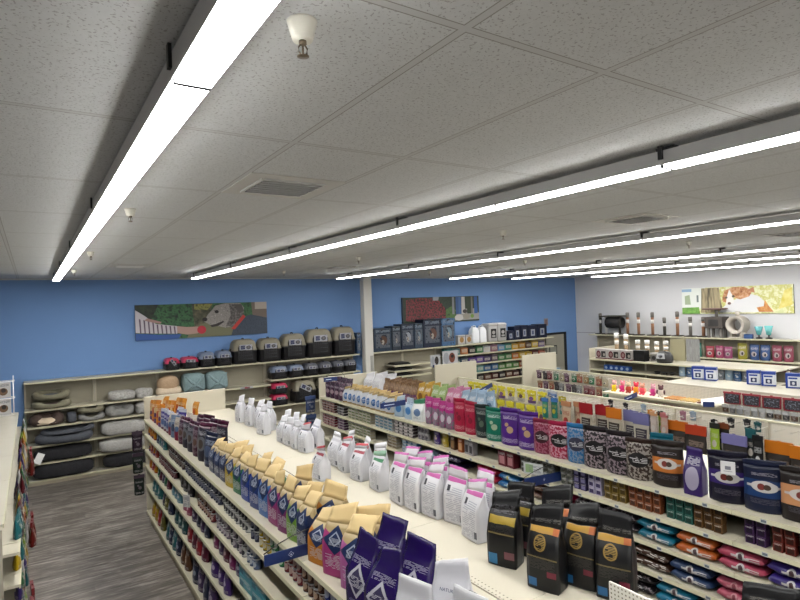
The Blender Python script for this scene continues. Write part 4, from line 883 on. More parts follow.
c = put('hanging_flyer', 'carton', (.3, .004, .14), pack('flyer', '#e8e8ec', ('rect', .5, .45, .16, .3, '#b06a7a'), ('txt', .5, .5, .44, .36, '#8aa0b8', 5, 6)), 4.36, 3.42, 1.05, W_ + .5, 'white price flyer with red panel', 'hanging before the green flat bags', 'flyer', 'flyers', jit=0)
put('hanging_flyer', 'carton', (.22, .004, .12), pack('flyer2', '#e8ecea', ('rect', .3, .5, .2, .36, '#a8c890'), ('txt', .6, .5, .3, .3, '#8a8a98', 4, 5)), 4.38, 4.22, 1.42, W_ + .3, 'white and green price flyer', 'behind the emblem blade sign', 'flyer', 'flyers', jit=0)
put('hanging_flyer', 'carton', (.1, .004, .14), pack('flyer3', '#eeeeec', ('txt', .5, .5, .4, .4, '#9a9aa8', 3, 6)), 1.40, 6.6, 1.08, W_ + .6, 'small white paper tag', 'hanging below the white cans', 'flyer', 'flyers', jit=0)

# ------------------------------------------------------------------ pegboard gondola: hanging packs (face -X)
HX = 7.50
HK = mat('peg_hook', '#c9c7c0', .35, .6)
def hooks(par, x, ys, z, n0=0):
    for y in ys: rel(build(MB().tube([(x, y, z), (x - .26, y, z + .004), (x - .275, y, z + .02)], .004, 5).box(x - .282, x - .274, y - .012, y + .012, z + .002, z + .026), 'peg_hook', [HK], par), par)
YH = pack('yellow_header', '#fff04a')
YP = pack('yellow_pack', '#cfcabc', ('band', .4, 2, '#fff04a'), ('oval', .5, .55, .26, .2, '#6a4a5a'), ('txt', .5, .82, .36, .08, '#4a3a30', 6, 16), ('txt', .5, .2, .36, .1, '#9a96a0', 8, 30))
YP2 = pack('yellow_pack_violet', '#fff04a', ('band', 0, .3, '#6a4a80'), ('oval', .5, .5, .28, .2, '#8a5a9a'), ('txt', .5, .82, .36, .08, '#4a3a30', 6, 16))
for i, y in enumerate((8.86, 8.66, 8.46, 8.2, 7.97, 7.72, 7.46, 7.2, 6.95)):
    hang('hanging_pouch', .19, .23, .05, YP2 if i % 3 == 1 else YP, .07, YH, HX, y, 1.63, W_, 'yellow-headed pack', 'on the upper pegs of the pegboard', 'hanging pack', 'yellow-headed packs')
    hang('hanging_pouch', .19, .32, .05, YP, .08, YH, HX - .03, y, 1.37, W_, 'yellow-headed pack with pale foot', 'on the lower pegs of the pegboard', 'hanging pack', 'yellow-headed packs')
_hp = [0]
def hp(y, w, h, nm, body, head, hh, z=1.56, x=HX, d=.06, blob='#d0c8c0', txt=None, where='on the pegboard behind oval bags', name='hanging_pouch'):
    _hp[0] += 1; x -= .075 * (_hp[0] % 2)
    m = pack('hp_' + nm.replace(' ', '_'), body, *( [('rect', .5, .6, .36, .2, txt), ('rect', .46, .72, .26, .018, '#a8a49c'), ('rect', .5, .65, .3, .014, '#a8a49c'), ('rect', .44, .58, .24, .014, '#a8a49c'), ('rect', .5, .51, .28, .014, '#a8a49c'), ('oval', .5, .26, .2, .08, '#e0d4c0')] if txt else [('oval', .5, .4, .26, .14, blob), ('txt', .5, .7, .36, .08, blob, 6, 24)]))
    return hang(name, w, h, d, m, hh, pack('card_' + nm.replace(' ', '_'), head), x, y, z, W_, f'{nm} pack', where, 'hanging pack', 'packs on the pegboards')
for i, y in enumerate((6.82, 6.68)): hp(y, .13, .34, 'teal and green', '#2f8a7a', '#4f86c8', .06, 1.55, blob='#d8c840')
for i, y in enumerate((7.0, 6.86, 6.72)): hp(y, .13, .12, 'blue and white', '#3f74b8', '#d8dce4', .04, 1.66, 7.62)
hp(6.5, .14, .3, 'yellow and teal', '#3f8a8a', '#d8c838', .09, 1.6); hp(6.36, .2, .5, 'cream and red', '#d2b89a', '#d89a70', .08, 1.55, blob='#a83a30'); hp(6.16, .2, .5, 'cream and red', '#d2b89a', '#d89a70', .08, 1.55, blob='#a83a30')
for y in (5.96, 5.7): hp(y, .25, .62, 'red-headed cream', '#d0c4b0', '#b0202a', .17, 1.57, txt='#3a2a2a')
hp(5.44, .25, .6, 'orange-headed cream', '#d0c4b0', '#e07f20', .16, 1.56, txt='#3a3028')
for y in (5.2, 4.98): hp(y, .25, .6, 'lavender-headed cream', '#cfc8b8', '#7d7cb0', .17, 1.55, txt='#3a3244')
for y, nm, b_, h_ in [(4.86, 'orange and black', '#2a2420', '#d8902c'), (4.78, 'tan and white', '#c8b8b0', '#e0a878'), (4.70, 'lime', '#a4c22c', '#3a3a2c'), (4.62, 'pink and tan', '#d0a898', '#c87878')]: hp(y, .11, .36, nm, b_, h_, .06, 1.6, d=.05)
hp(4.48, .3, .58, 'orange-headed dark', '#3f3a34', '#e07820', .13, 1.5, blob='#b09888'); hp(4.17, .27, .58, 'red-headed dark', '#3c3632', '#c84424', .13, 1.5, blob='#b09888')
hp(4.0, .08, .5, 'black strap', '#1c1b1c', '#242224', .1, 1.58, HX + .07); hp(3.92, .12, .4, 'lime and black', '#a8c83a', '#2a2a28', .07, 1.57); hp(3.84, .14, .45, 'black and orange', '#241f1e', '#8a4a2c', .07, 1.57)
hp(3.68, .3, .58, 'lavender-headed dark', '#3a3634', '#8a86c0', .13, 1.46, blob='#a08878'); hp(3.5, .12, .42, 'black and teal', '#22282c', '#2a6a70', .12, 1.56, HX - .03); hp(3.4, .12, .5, 'black and white dotted', '#18181a', '#202022', .05, 1.5, blob='#e0e0e0')
hp(3.2, .3, .58, 'bright orange-headed dark', '#3c3632', '#e8861c', .15, 1.45, blob='#a08878'); hp(2.9, .3, .58, 'bright orange-headed dark', '#3c3632', '#e8861c', .15, 1.45, blob='#a08878')
for y, nm, c in [(5.62, 'small dark', '#25222a'), (5.3, 'small dark', '#25222a'), (5.05, 'small pale blue', '#a8bccc'), (4.4, 'small rosy', '#b07888'), (4.3, 'small pale blue', '#a8bccc'), (3.76, 'small black', '#1c1c1e'), (3.6, 'small black', '#1c1c1e'), (3.44, 'small dark teal', '#20585c')]:
    hp(y, .08, .12, nm, c, c, .03, 1.64, 7.6, d=.03, where='on the topmost pegs')
hooks(g3, 7.69, [2.7 + .17*k for k in range(38)], 1.575)

# ------------------------------------------------------------------ toy gondola
TX = 10.0
tp = [('red and tan', '#a05040', '#c8a888'), ('tan', '#b08a5c', '#d8c8a8'), ('plum', '#5a3048', '#a890a0'), ('grey', '#7a7a7c', '#b8b8b8'), ('dark', '#302a2e', '#6a6468'), ('green', '#2f7a52', '#c8d0c0'), ('wine', '#7a2430', '#c0a0a0'), ('cream', '#c0b494', '#e0d8c4')]
for r_, z in enumerate((1.60, 1.365, 1.13)):
    y = 9.3; k = r_ * 3
    while y > 7.35:
        nm, b_, h_ = tp[rng.randrange(8)]
        m = pack('toy_' + nm.replace(' ', '_'), b_, ('oval', .5, .45, .3, .2, h_), ('oval', .45, .4, .12, .1, '#2a2426'), ('txt', .5, .78, .36, .08, h_, 6, 20))
        hang('hanging_toy', .14, .19, .06, m, .05, pack('toycard_' + nm.replace(' ', '_'), h_), TX - rng.uniform(0, .06), y, z + rng.uniform(-.015, .008), W_, f'{["upper", "middle", "lower"][r_]} {nm} toy pack', 'on the toy gondola pegs', 'toy pack', 'toy packs on pegs')
        y -= .165; k += 1
hooks(g4, 10.19, [7.4 + .165*k for k in range(12)], 1.57)
def plush(name, x, y, z, col, col2, lb, cat='plush toy'):
    t = thing(name, (x, y, z), W_ + rng.uniform(-.4, .4), lb, cat, 'plush toys above the chew shelf')
    m1 = mat('plush_' + col[1:], col, .85); m2 = mat('plush_' + col2[1:], col2, .85)
    def blob(cx, cz, rx, ry, rz, cy=0): return MB().lathe([(math.sin(a)*1, -math.cos(a)) for a in [math.pi*k/8 for k in range(9)]], 12), (cx, cy, cz), (rx, ry, rz)
    def mk(nm, m, *bl):
        M_ = MB()
        for b, c, s_ in bl: M_.add([(p[0]*s_[0]+c[0], p[1]*s_[1]+c[1], p[2]*s_[2]+c[2]) for p in b.v], b.f, 0, None, True)
        build(M_, nm, m, t)
    mk('body', m1, blob(0, .07, .06, .045, .07)); mk('head', m2, blob(0, .165, .048, .042, .045), blob(-.035, .205, .016, .01, .025), blob(.035, .205, .016, .01, .025))
    for q in (-1, 1): mk('arm', m2, blob(q*.065, .09, .018, .018, .045, -.01)); mk('leg', m1, blob(q*.03, .015, .022, .035, .018, -.03))
for i, (y, a, b_, lb) in enumerate([(7.14, '#e0c020', '#d8a8a0', 'yellow plush toy with pale head, farthest along the chew shelf'), (6.98, '#c82870', '#e08090', 'deep pink plush toy between two yellow ones'), (6.82, '#a83a28', '#d8c0a0', 'rust plush toy with cream head on the chew shelf'), (6.68, '#e09a20', '#d83a50', 'orange plush toy with red head on the chew shelf'), (6.52, '#d84858', '#e0a088', 'coral plush toy with peach head above the navy sign'), (6.32, '#c02f7a', '#d8a0b0', 'magenta plush toy with pink head nearest the chews'), (6.14, '#c8bcb0', '#5a3a40', 'cream plush toy with dark head beside the chews')]):
    plush('plush_toy', 9.80 + .04*(i % 2), y, 1.367, a, b_, lb)
def chew(x, y, c, n, kind):
    w = rng.uniform(.04, .052); a = math.pi/2 + rng.uniform(-.12, .12)
    m = MB()
    if kind == 'bone':
        m.tube([(-w, 0, .022), (-w*.6, 0, .02), (w*.6, 0, .02), (w, 0, .022)], [.02, .014, .014, .02], 8)
        for q in (-1, 1):
            for s_ in (-1, 1): m.lathe([(math.sin(k*math.pi/6)*.02, -math.cos(k*math.pi/6)*.018) for k in range(7)], 8, (q*w, s_*.016, .02))
    else: m.tube([(-w, -.01, .014), (-w*.3, .006, .016), (w*.4, -.004, .015), (w, .012, .014)], [.010, .013, .012, .009], 7)
    o = build(m, 'dog_chew', mat('chew_' + c[1:], c, .6)); o.location = (x, y, 1.361); o.rotation_euler = (0, 0, a)
    reg(o, n, 'in the lit chew shelf pile', -y, 'dog chew', 'loose dog chews')
for i in range(8): chew(9.68 + .077*(i % 4), 5.93 - .135*(i // 4), '#b8834c', 'tan rawhide bone', 'bone')
for i in range(8): chew(9.68 + .077*(i % 4), 5.63 - .135*(i // 4), '#c0a060', 'yellowish rawhide bone', 'bone')
for i in range(12): chew(9.67 + .05*(i % 6), 5.34 - .15*(i // 6), '#6a3028', 'dark red chew stick', 'stick')
t = thing('folded_card', (9.56, 5.06, 1.40), W_ + .6, 'white and navy folded card at the end of the chew shelf', 'sign')
build(MB().add([(-.17, 0, -.03), (.17, 0, .03), (.17, .1, .12), (-.17, .1, .06)], [(0, 1, 2, 3)]).add([(-.17, .003, -.032), (.17, .003, .028), (.17, .103, .118), (-.17, .103, .058)], [(3, 2, 1, 0)]), 'white_card', mat('card_white', '#e6e4e0', .5), t)
build(MB().box(-.15, .02, -.02, -.014, -.05, .04), 'navy_tag', NAVYS, t)
# collars and small packs on the near half
RP = pack('collar_pack', '#3a3842', ('blot', '#8a90a4', 9, .58), ('band', 0, .1, '#a8283a'), ('rect', .04, .5, .05, .5, '#a8283a'), ('rect', .96, .5, .05, .5, '#a8283a'))
for y in (4.86, 4.56, 4.26, 3.96, 3.66): hang('hanging_collar_pack', .27, .2, .05, RP, .03, mat('red_strap', '#8a2030', .5), 9.80, y, 1.60, W_ + .15, 'clear pack with red straps', 'under the toy gondola top', 'hanging pack', 'red-strapped packs')
sp_ = [('brown', '#6a4830'), ('white', '#cfcfcf'), ('grey', '#7c7c80'), ('dark', '#2c2a30'), ('silver', '#a8acb0')]
for r_, z in enumerate((1.37, 1.22)):
    for k in range(13):
        nm, c = sp_[(k * 2 + r_ + k // 4) % 5]
        hang('hanging_pack', .1, .13, .04, plainbag('w' + nm, c, '#b8b4b0'), .05, pack('white_header', '#d4d6d8'), 9.84, 5.0 - k*.115, z, W_, f'{["upper", "lower"][r_]} {nm} pack', 'under the red-strapped packs', 'hanging pack', 'small packs with white headers')
for k, y in enumerate([6.6, 6.45, 6.3, 6.15, 6.0, 5.85]): hang('hanging_pack', .12, .14, .05, plainbag('dred', '#7a2434', '#c0909a'), .04, mat('rose_card', '#9a4a5a', .5), 9.9, y, 1.2, W_, 'dim red pack', 'in the shade under the chew shelf', 'hanging pack', 'red packs under the chew shelf')
BX = pack('litter_box', '#e4e8f0', ('band', .8, 2, '#23429a'), ('band', 0, .1, '#23429a'), ('rect', .08, .5, .08, .5, '#23429a'), ('rect', .5, .68, .3, .06, '#23429a'), ('rect', .52, .34, .22, .16, '#1f2c5a'), ('oval', .52, .34, .1, .1, '#d8dce8'))
for y in (5.94, 5.7, 4.94, 4.7, 4.32, 4.08): put('litter_box', 'carton', (.21, .14, .25), BX, 10.74, y, 1.621, W_ + .3, 'blue and white litter carton', 'on the toy gondola top', 'carton', 'blue and white litter cartons', jit=.03)

# ------------------------------------------------------------------ carrier-box gondola
CB = pack('carrier_carton', '#dcd6d2', ('band', 0, .12, '#7a2430'), ('oval', .3, .5, .2, .34, '#7a2438'), ('oval', .3, .5, .12, .2, '#b08a8a'), ('rect', .74, .5, .2, .3, '#2c2a2c'), ('oval', .8, .45, .1, .16, '#c8c0b8'))
for y in (9.23, 8.87, 8.52): put('carrier_carton', 'carton', (.33, .22, .25), CB, 12.27, y, 1.692, W_, 'white carton with dark red disc', 'on the grey-wall gondola top', 'carton', 'cartons with red discs')
GREYS = mat('grey_sisal', '#6f6b66', .9); SISAL = mat('brown_sisal', '#8a6248', .9); DKS = mat('dark_carpet', '#38352f', .95); LTAB = mat('white_wrap', '#d8d6d2', .5); TANS = mat('tan_sisal', '#a08a6c', .9)
def post(x, y, z, h, m, lb, base=.14, wrap=True, r=.042, capm=None):
    t = thing('scratching_post', (x, y, z), rng.uniform(-.2, .2), lb, 'scratching post', 'scratching posts')
    build(MB().box(-base, base, -base, base, 0, .03), 'base', DKS, t, .006)
    sp = build(MB().lathe([(r, .03), (r, h*.78)], 14), 'sisal_post', m, t)
    if wrap: build(MB().lathe([(r+.002, h*.52), (r+.003, h*.68)], 14), 'paper_wrap', LTAB, sp)
    build(MB().lathe([(r+.008, h*.78), (r+.01, h*.98), (r*.7, h), (0, h)], 14), 'carpet_cap', capm or DKS, t)
for i, (y, h) in enumerate([(9.3, .62), (9.02, .6), (8.68, .46), (8.42, .46), (8.16, .44), (7.92, .46)]): post(12.92, y, 1.692, h, TANS, f'short tan scratching post on the grey-wall gondola, {ordw(i)} from its end panel', .1, True, .05, LTAB)
put('black_case', 'carton', (.3, .2, .26), pack('black_case', '#18171a', ('oval', .5, .5, .3, .2, '#222026')), 12.3, 8.18, 1.692, W_, 'plain black box', 'beside the red-disc cartons', 'carton', 'black boxes')
t = thing('cat_hood', (12.36, 7.62, 1.692), W_, 'black hooded litter pan with white cat picture by the olive panel', 'litter pan')
build(MB().lathe([(.17, 0), (.19, .06), (.18, .15), (.13, .24), (0, .27)], 18), 'hood', mat('hood_black', '#1b1b1d', .35), t)
build(MB().add([(-.1, -.185, .1), (.12, -.185, .1), (.09, -.16, .22), (-.07, -.16, .22)], [(0, 1, 2, 3)], 0, [[(0, 0), (.99, 0), (.99, 1), (0, 1)]]), 'picture_label', pack('cat_label', '#dfe0e2', ('oval', .5, .5, .3, .3, '#9a9aa2'), ('oval', .6, .4, .12, .2, '#26262a')), t)
t = thing('cat_house', (12.52, 7.93, 1.692), W_, 'grey pet house between the black box and the hooded pan', 'pet house')
build(MB().box(-.1, .1, -.1, .1, 0, .16), 'body', mat('house_grey', '#77746f', .8), t, .01); build(MB().box(-.12, .12, -.12, .12, .16, .2), 'roof', mat('house_grey2', '#8d8a86', .8), t, .01); build(MB().lathe([(.05, 0), (.05, .012)], 14, (0, -.108, .08), axis='y'), 'entry', DK, t)
put('backing_board', 'carton', (.36, .05, .52), mat('olive_board', '#8a8468', .6), 12.9, 7.6, 1.692, W_ , 'tall olive board', 'at the near end of the post row', 'board', 'boards', jit=0)
put('backing_board', 'carton', (.30, .05, .52), pack('grey_slats', '#a4a4a2', ('blot', '#b8b8b6', 30, .5, .1)), 12.9, 7.24, 1.692, W_, 'tall pale grey board', 'beside the olive board', 'board', 'boards', jit=0)
for k in range(5): put('blue_pack', 'carton', (.13, .12, .12), pack('blue_pack', '#2c5aa8', ('oval', .5, .5, .3, .3, '#a8c0e0')), 12.24, 9.1 - k*.15, 1.422, W_, 'small blue carton', 'below the red-disc cartons', 'carton', 'small blue cartons')
for k in range(3): build(MB().lathe([(.05, 0), (.075, .05), (.08, .06), (.07, .055), (.045, .01), (0, .01)], 18), 'pet_bowl', mat('bowl_black', '#1c1c1f', .3)).location = (12.26, 7.75 - k*.18, 1.421)
for k, o in enumerate([o for o in bpy.data.objects if o.name.startswith('pet_bowl')]): reg(o, 'black pet bowl', 'on the shelf under the hooded pan', -o.location.y, 'bowl', 'black pet bowls')
for k in range(10): bag('treat_bag', 'pouch', .16, .08, .22, plainbag(['ice', 'steelblue', 'slateg'][k % 3], ['#a8c4d8', '#4a74a8', '#8a9298'][k % 3], '#e0e6ea'), 12.26, 7.15 - k*.17, 1.422, W_, f'{["ice blue", "steel blue", "slate grey"][k % 3]} pouch', 'behind the blue litter cartons', 'treat pouch', 'blue pouches behind the cartons')

# ------------------------------------------------------------------ grey wall: posts and tunnels on the top shelf
WX = 16.05
for y, h, m, lb in [(12.15, .70, DKS, 'dark carpet scratching post at the door end of the grey wall'), (11.12, .72, SISAL, 'brown sisal post beside the perch with tunnel'), (10.73, .72, SISAL, 'brown sisal post, second after the perch'), (10.25, .72, SISAL, 'brown sisal post before the short dark one'), (9.86, .56, DKS, 'short dark post with white wrap amid brown posts'), (9.45, .74, SISAL, 'tallest brown sisal post under the cat picture edge'), (9.06, .58, GREYS, 'short grey post under the cat picture'), (8.68, .58, SISAL, 'short brown post beside the cat condo')]:
    post(WX, y, 2.032, h, m, lb + '', .13, True, .045, GREYS)
def tunnel(t, y, z, r, L, m, axis='x'):
    b = MB().lathe([(r, -L/2), (r, L/2), (r*.8, L/2), (r*.8, -L/2), (r, -L/2)], 20, (0, y, z), axis='x', cap=False)
    build(b, 'tunnel', m, t)
t = thing('cat_perch', (WX, 11.65, 2.032), 0, 'dark cat perch with a hanging tunnel among the posts', 'cat tree', 'cat furniture')
build(MB().box(-.2, .2, -.34, .34, 0, .03), 'base', DKS, t, .006)
for q in (-1, 1): build(MB().lathe([(.04, .03), (.04, .58)], 12, (0, q*.26 + .02, 0)), 'post', LTAB if q > 0 else DKS, t)
build(MB().box(-.2, .2, -.42, .42, .58, .62), 'platform', DKS, t, .008)
build(MB().lathe([(.18, -.27), (.18, .27), (.145, .27), (.145, -.27), (.18, -.27)], 20, (0, -.06, .39), axis='y', cap=False), 'tunnel', mat('tunnel_dark', '#2c2a29', .9), t)
t = thing('cat_condo', (WX, 8.3, 2.032), 0, 'dark boxy cat condo with tray top beside the grey ring tunnel', 'cat tree', 'cat furniture')
for sx in (-.12, .12):
    for sy in (-.17, .17): build(MB().box(sx-.03, sx+.03, sy-.03, sy+.03, 0, .26), 'leg', GREYS, t)
build(MB().box(-.2, .2, -.24, .24, .26, .58), 'house', mat('condo_brown', '#4a4440', .9), t, .01); build(MB().box(-.202, -.199, -.14, .14, .32, .5), 'entry', DK, t)
build(MB().lathe([(.04, .58), (.04, .78)], 12), 'post', GREYS, t); build(MB().box(-.2, .2, -.22, .3, .78, .82), 'tray', mat('condo_tray', '#6b5450', .9), t, .01)
t = thing('ring_tunnel', (WX, 7.74, 2.032), 0, 'pale grey ring tunnel on a stand below the cat picture', 'cat tree', 'cat furniture')
PG = mat('pale_plush', '#b5aea4', .95)
build(MB().box(-.18, .18, -.2, .2, 0, .03), 'base', PG, t, .008)
for q in (-1, 1): build(MB().box(-.14, .14, q*.13 - .03, q*.13 + .03, .03, .2), 'foot', PG, t, .01)
build(MB().lathe([(.24, -.18), (.24, .18), (.17, .18), (.17, -.18), (.24, -.18)], 24, (0, 0, .36), axis='x', cap=False), 'ring', PG, t); build(MB().lathe([(.05, .58), (.06, .72), (0, .73)], 12), 'post_cap', PG, t)
for i, (y, h, c) in enumerate([(7.22, .32, '#58a0a4'), (6.98, .34, '#6ab4b4')]):
    t = thing('cat_fountain', (WX, y, 2.032), 0, f'aqua cup stand on the grey wall shelf, {["next to the ring tunnel", "farther from the ring tunnel"][i]}', 'toy', 'aqua cups')
    build(MB().lathe([(.08, 0), (.08, .03), (.02, .05), (.02, .1)], 14), 'base', BLK, t); build(MB().lathe([(.05, .1), (.1, h), (.09, h), (.045, .11)], 16), 'cup', mat('aqua_' + c[1:], c, .25), t)
put('blue_toy', 'carton', (.2, .1, .12), mat('toy_blue', '#2c4a78', .5), 15.93, 7.42, 2.033, W_, 'low blue box', 'at the foot of the aqua cups', 'box', 'blue boxes')
Wb = 'on the grey wall shelf'
for y, nm, c, w, h in [(8.8, 'teal topped', '#3f8a78', .2, .4), (8.46, 'coral', '#c04a58', .23, .32), (8.2, 'rose pink', '#c05a80', .22, .34), (7.97, 'mauve pink', '#b8608a', .22, .32), (7.6, 'olive yellow', '#b8b044', .24, .43), (7.3, 'denim blue', '#4a68a0', .24, .41), (7.04, 'denim blue', '#4a68a0', .24, .41), (6.76, 'dusty pink', '#b0586c', .23, .41), (6.5, 'dusty pink', '#b0586c', .23, .41)]:
    bag('litter_bag', 'pouch', w, .12, h, pack('lit_' + nm.replace(' ', '_'), c, ('oval', .5, .38, .28, .16, '#d8ccc8'), ('oval', .56, .36, .1, .1, '#4a4044'), ('txt', .5, .74, .38, .08, '#efe8e8', 5, 20)), 15.95, y, 1.472, W_, f'{nm} litter bag', Wb, 'litter bag', 'litter bags along the grey wall', jit=.05)
y = 8.25; k = 0
rb = [('dusky', '#4a3a4a'), ('plum', '#6a3a5a'), ('olive', '#6a7030'), ('green', '#4f8a3a'), ('lime', '#a0b040'), ('yellow', '#c8a838'), ('amber', '#c07a30'), ('rose', '#b05060'), ('wine', '#7a2c3c')]
while y > 6.5:
    nm, c = rb[min(8, int(k / 2.4))]
    put('food_carton', 'carton', (.075, .1, .2), pack('rb_' + nm, c, ('rect', .5, .5, .3, .2, '#d8d0c0')), 15.92, y, 1.202, W_, f'slim {nm} carton', 'below the grey wall litter bags', 'food carton', 'slim cartons'); y -= .083; k += 1

# ------------------------------------------------------------------ pet carriers
TAUPE = mat('carrier_taupe', '#7b7563', .5); TUB = mat('carrier_black', '#16161a', .42); HOT = mat('carrier_pink', '#a82448', .45); BLG = mat('carrier_bluegrey', '#646f84', .45); GRC = mat('carrier_grey', '#4a4c54', .5)
CLAB = pack('carrier_label', '#dfe0e6', ('rect', .26, .5, .16, .36, '#3a3f74'), ('oval', .7, .48, .18, .34, '#3a3838'), ('oval', .7, .5, .08, .2, '#8a8078'), ('txt', .5, .5, .48, .44, '#8d90a0', 5, 8))
def rrect(hx, hy, z, r, n=3):
    pts = []
    for cx, cy, a0 in ((hx-r, -hy+r, -math.pi/2), (hx-r, hy-r, 0), (-hx+r, hy-r, math.pi/2), (-hx+r, -hy+r, math.pi)):
        for k in range(n+1): a = a0 + k*math.pi/2/n; pts.append((cx + r*math.cos(a), cy + r*math.sin(a), z))
    return pts
def loft(rings, slot=0):
    n = len(rings[0]); m = MB(); vs = [p for r in rings for p in r]; fs = []
    for j in range(len(rings)-1):
        for i in range(n): k = (i+1) % n; fs.append((j*n+i, j*n+k, (j+1)*n+k, (j+1)*n+i))
    fs.append(list(range(n))[::-1]); fs.append([(len(rings)-1)*n+i for i in range(n)])
    return m.add(vs, fs, slot, None, True)
def carrier(x, y, z, w, d, h, shell, lb, lab_rot=0.0, rz=0.0):
    t = thing('pet_carrier', (x, y, z), rz, lb, 'pet carrier', 'pet carriers')
    a, b = w/2, d/2; s = h*.54
    build(loft([rrect(a*.88, b*.88, 0, .04), rrect(a*.93, b*.93, .02*h, .05), rrect(a*.97, b*.97, s*.9, .05), rrect(a, b, s*.92, .05), rrect(a, b, s, .05)]), 'tub', TUB, t)
    build(loft([rrect(a, b, s + .002, .05), rrect(a, b, s + .04*h, .05), rrect(a*.96, b*.97, s + .06*h, .05), rrect(a*.88, b*.92, h*.84, .06), rrect(a*.78, b*.86, h*.94, .07), rrect(a*.6, b*.74, h, .06)]), 'shell', shell, t)
    dw, y0 = a*.6, -b - .006
    dz0, dz1 = h*.14, h*.84
    arch = [(-dw, y0, dz0), (dw, y0, dz0), (dw, y0, dz1*.8), (dw*.8, y0 + .02, dz1*.95), (dw*.4, y0 + .035, dz1), (-dw*.4, y0 + .035, dz1), (-dw*.8, y0 + .02, dz1*.95), (-dw, y0, dz1*.8)]
    m = MB().poly(arch); m.add([(p[0], p[1] + .06, p[2]) for p in arch] , [list(range(8))[::-1]])
    m.add(arch + [(p[0], p[1] + .06, p[2]) for p in arch], [(i, i+8, (i+1) % 8 + 8, (i+1) % 8) for i in range(8)])
    dp = build(m, 'door_panel', mat('carrier_door', '#0f0f12', .5), t)
    m = MB()
    for k in range(7): xx = -dw*.85 + k*dw*1.7/6; m.tube([(xx, y0 - .008, dz0 + .02), (xx, y0 - .008, dz1*.78)], .004, 5)
    for k in range(4): zz = dz0 + .04 + k*(dz1*.76 - dz0 - .05)/3; m.tube([(-dw*.88, y0 - .01, zz), (dw*.88, y0 - .01, zz)], .004, 5)
    build(m, 'door_wires', mat('dark_wire', '#3a3a40', .4, .7), dp)
    lw, lh = dw*.86, h*.11
    l = build(MB().add([(-lw, 0, -lh), (lw, 0, -lh), (lw, 0, lh), (-lw, 0, lh)], [(0, 1, 2, 3)], 0, [[(0, 0), (.99, 0), (.99, 1), (0, 1)]]).add([(-lw, .003, -lh), (lw, .003, -lh), (lw, .003, lh), (-lw, .003, lh)], [(3, 2, 1, 0)]), 'label_card', CLAB, dp)
    l.location = (0, y0 - .022, h*.68); l.rotation_euler = (0, lab_rot, 0)
    build(MB().tube([(0, -b*.25, h*.99), (0, -b*.22, h*1.05), (0, b*.22, h*1.05), (0, b*.25, h*.99)], .012), 'handle', TUB, t)
    for q in (-1, 1): build(MB().box(q*a - .008 if q > 0 else -a - .012, q*a + .012 if q > 0 else -a + .008, -.03, .03, s - .04, s + .05), 'latch', TUB, t)
CY = 13.11
for x, w, h, sh, lb, lr in [(2.55, .30, .25, HOT, 'small pink-topped carrier with skewed label, first in the row', 1.0), (2.92, .36, .25, HOT, 'small pink-topped carrier with straight label, second in the row', .1), (3.29, .34, .33, BLG, 'blue-grey carrier beside the pink carriers', 0), (3.67, .35, .33, BLG, 'blue-grey carrier beside the tan carriers', 0), (4.15, .58, .56, TAUPE, 'tan-topped carrier, smallest side, next to blue-grey ones', 0), (4.76, .56, .55, TAUPE, 'tan-topped carrier, second along the top shelf', 0), (5.375, .61, .62, TAUPE, 'tan-topped carrier in the middle of the tan ones', 0), (6.06, .70, .70, TAUPE, 'largest tan-topped carrier on the top shelf', 0), (6.755, .63, .72, TAUPE, 'tall tan-topped carrier beside the column', 0)]:
    carrier(x, CY, 2.006, w, .40, h, sh, lb, lr)
for x, w, h, sh, lb in [(4.98, .42, .30, BLG, 'blue-grey carrier on the second shelf, beside the bare bay'), (5.41, .39, .30, BLG, 'blue-grey carrier on the second shelf, next to the dark ones'), (5.82, .36, .30, GRC, 'dark grey carrier on the second shelf beside the blue-grey pair'), (6.2, .36, .30, GRC, 'dark grey carrier on the second shelf, middle one'), (6.565, .32, .30, GRC, 'dark grey carrier on the second shelf, one before last'), (6.92, .34, .30, GRC, 'dark grey carrier on the second shelf nearest the column')]:
    carrier(x, CY, 1.566, w, .38, h, sh, lb, 0)
carrier(4.98, CY, 1.205, .40, .36, .25, HOT, 'pink-topped carrier, upper of a stacked pair', 0); carrier(4.98, CY, .936, .40, .36, .25, HOT, 'pink-topped carrier, lower of a stacked pair', 0)
carrier(5.62, CY, .936, .58, .4, .52, TAUPE, 'tan-topped carrier with tilted label on the third shelf', .5); carrier(6.3, CY, .936, .6, .4, .52, TAUPE, 'tan-topped carrier with straight label on the third shelf', 0)

# ------------------------------------------------------------------ pet beds
def plush_mat(name, c1, c2, sc, rough=.95):
    t = NT(name, rough); tc = t.n('ShaderNodeTexCoord')
    t.color(t.mix(t.noise(tc.outputs['Object'], sc, 4, .7), lin(c1), lin(c2))); t.bump(t.noise(tc.outputs['Object'], sc * 2, 3), .6, .02)
    return t.m
FLUFF = plush_mat('fluffy_grey', '#7d7b78', '#b4b2ae', 26); FLW = plush_mat('fluffy_speckled', '#4a4846', '#d4d2cc', 30); CHAR = plush_mat('charcoal_plush', '#3a3d44', '#53565d', 14); OLG = plush_mat('olive_plush', '#63604f', '#807c68', 14); GRT = plush_mat('grey_tufted', '#6a6a68', '#8d8c88', 12); TANP = plush_mat('tan_plush', '#a08468', '#b8a084', 14); CRP = plush_mat('cream_plush', '#c8b49a', '#dccbb4', 14); BGP = plush_mat('bluegrey_plush', '#6f8488', '#8aa0a2', 12); BRP = plush_mat('brown_plush', '#3a2e2a', '#5a4a42', 14); BKP = plush_mat('black_plush', '#18181a', '#2a2a2e', 14)
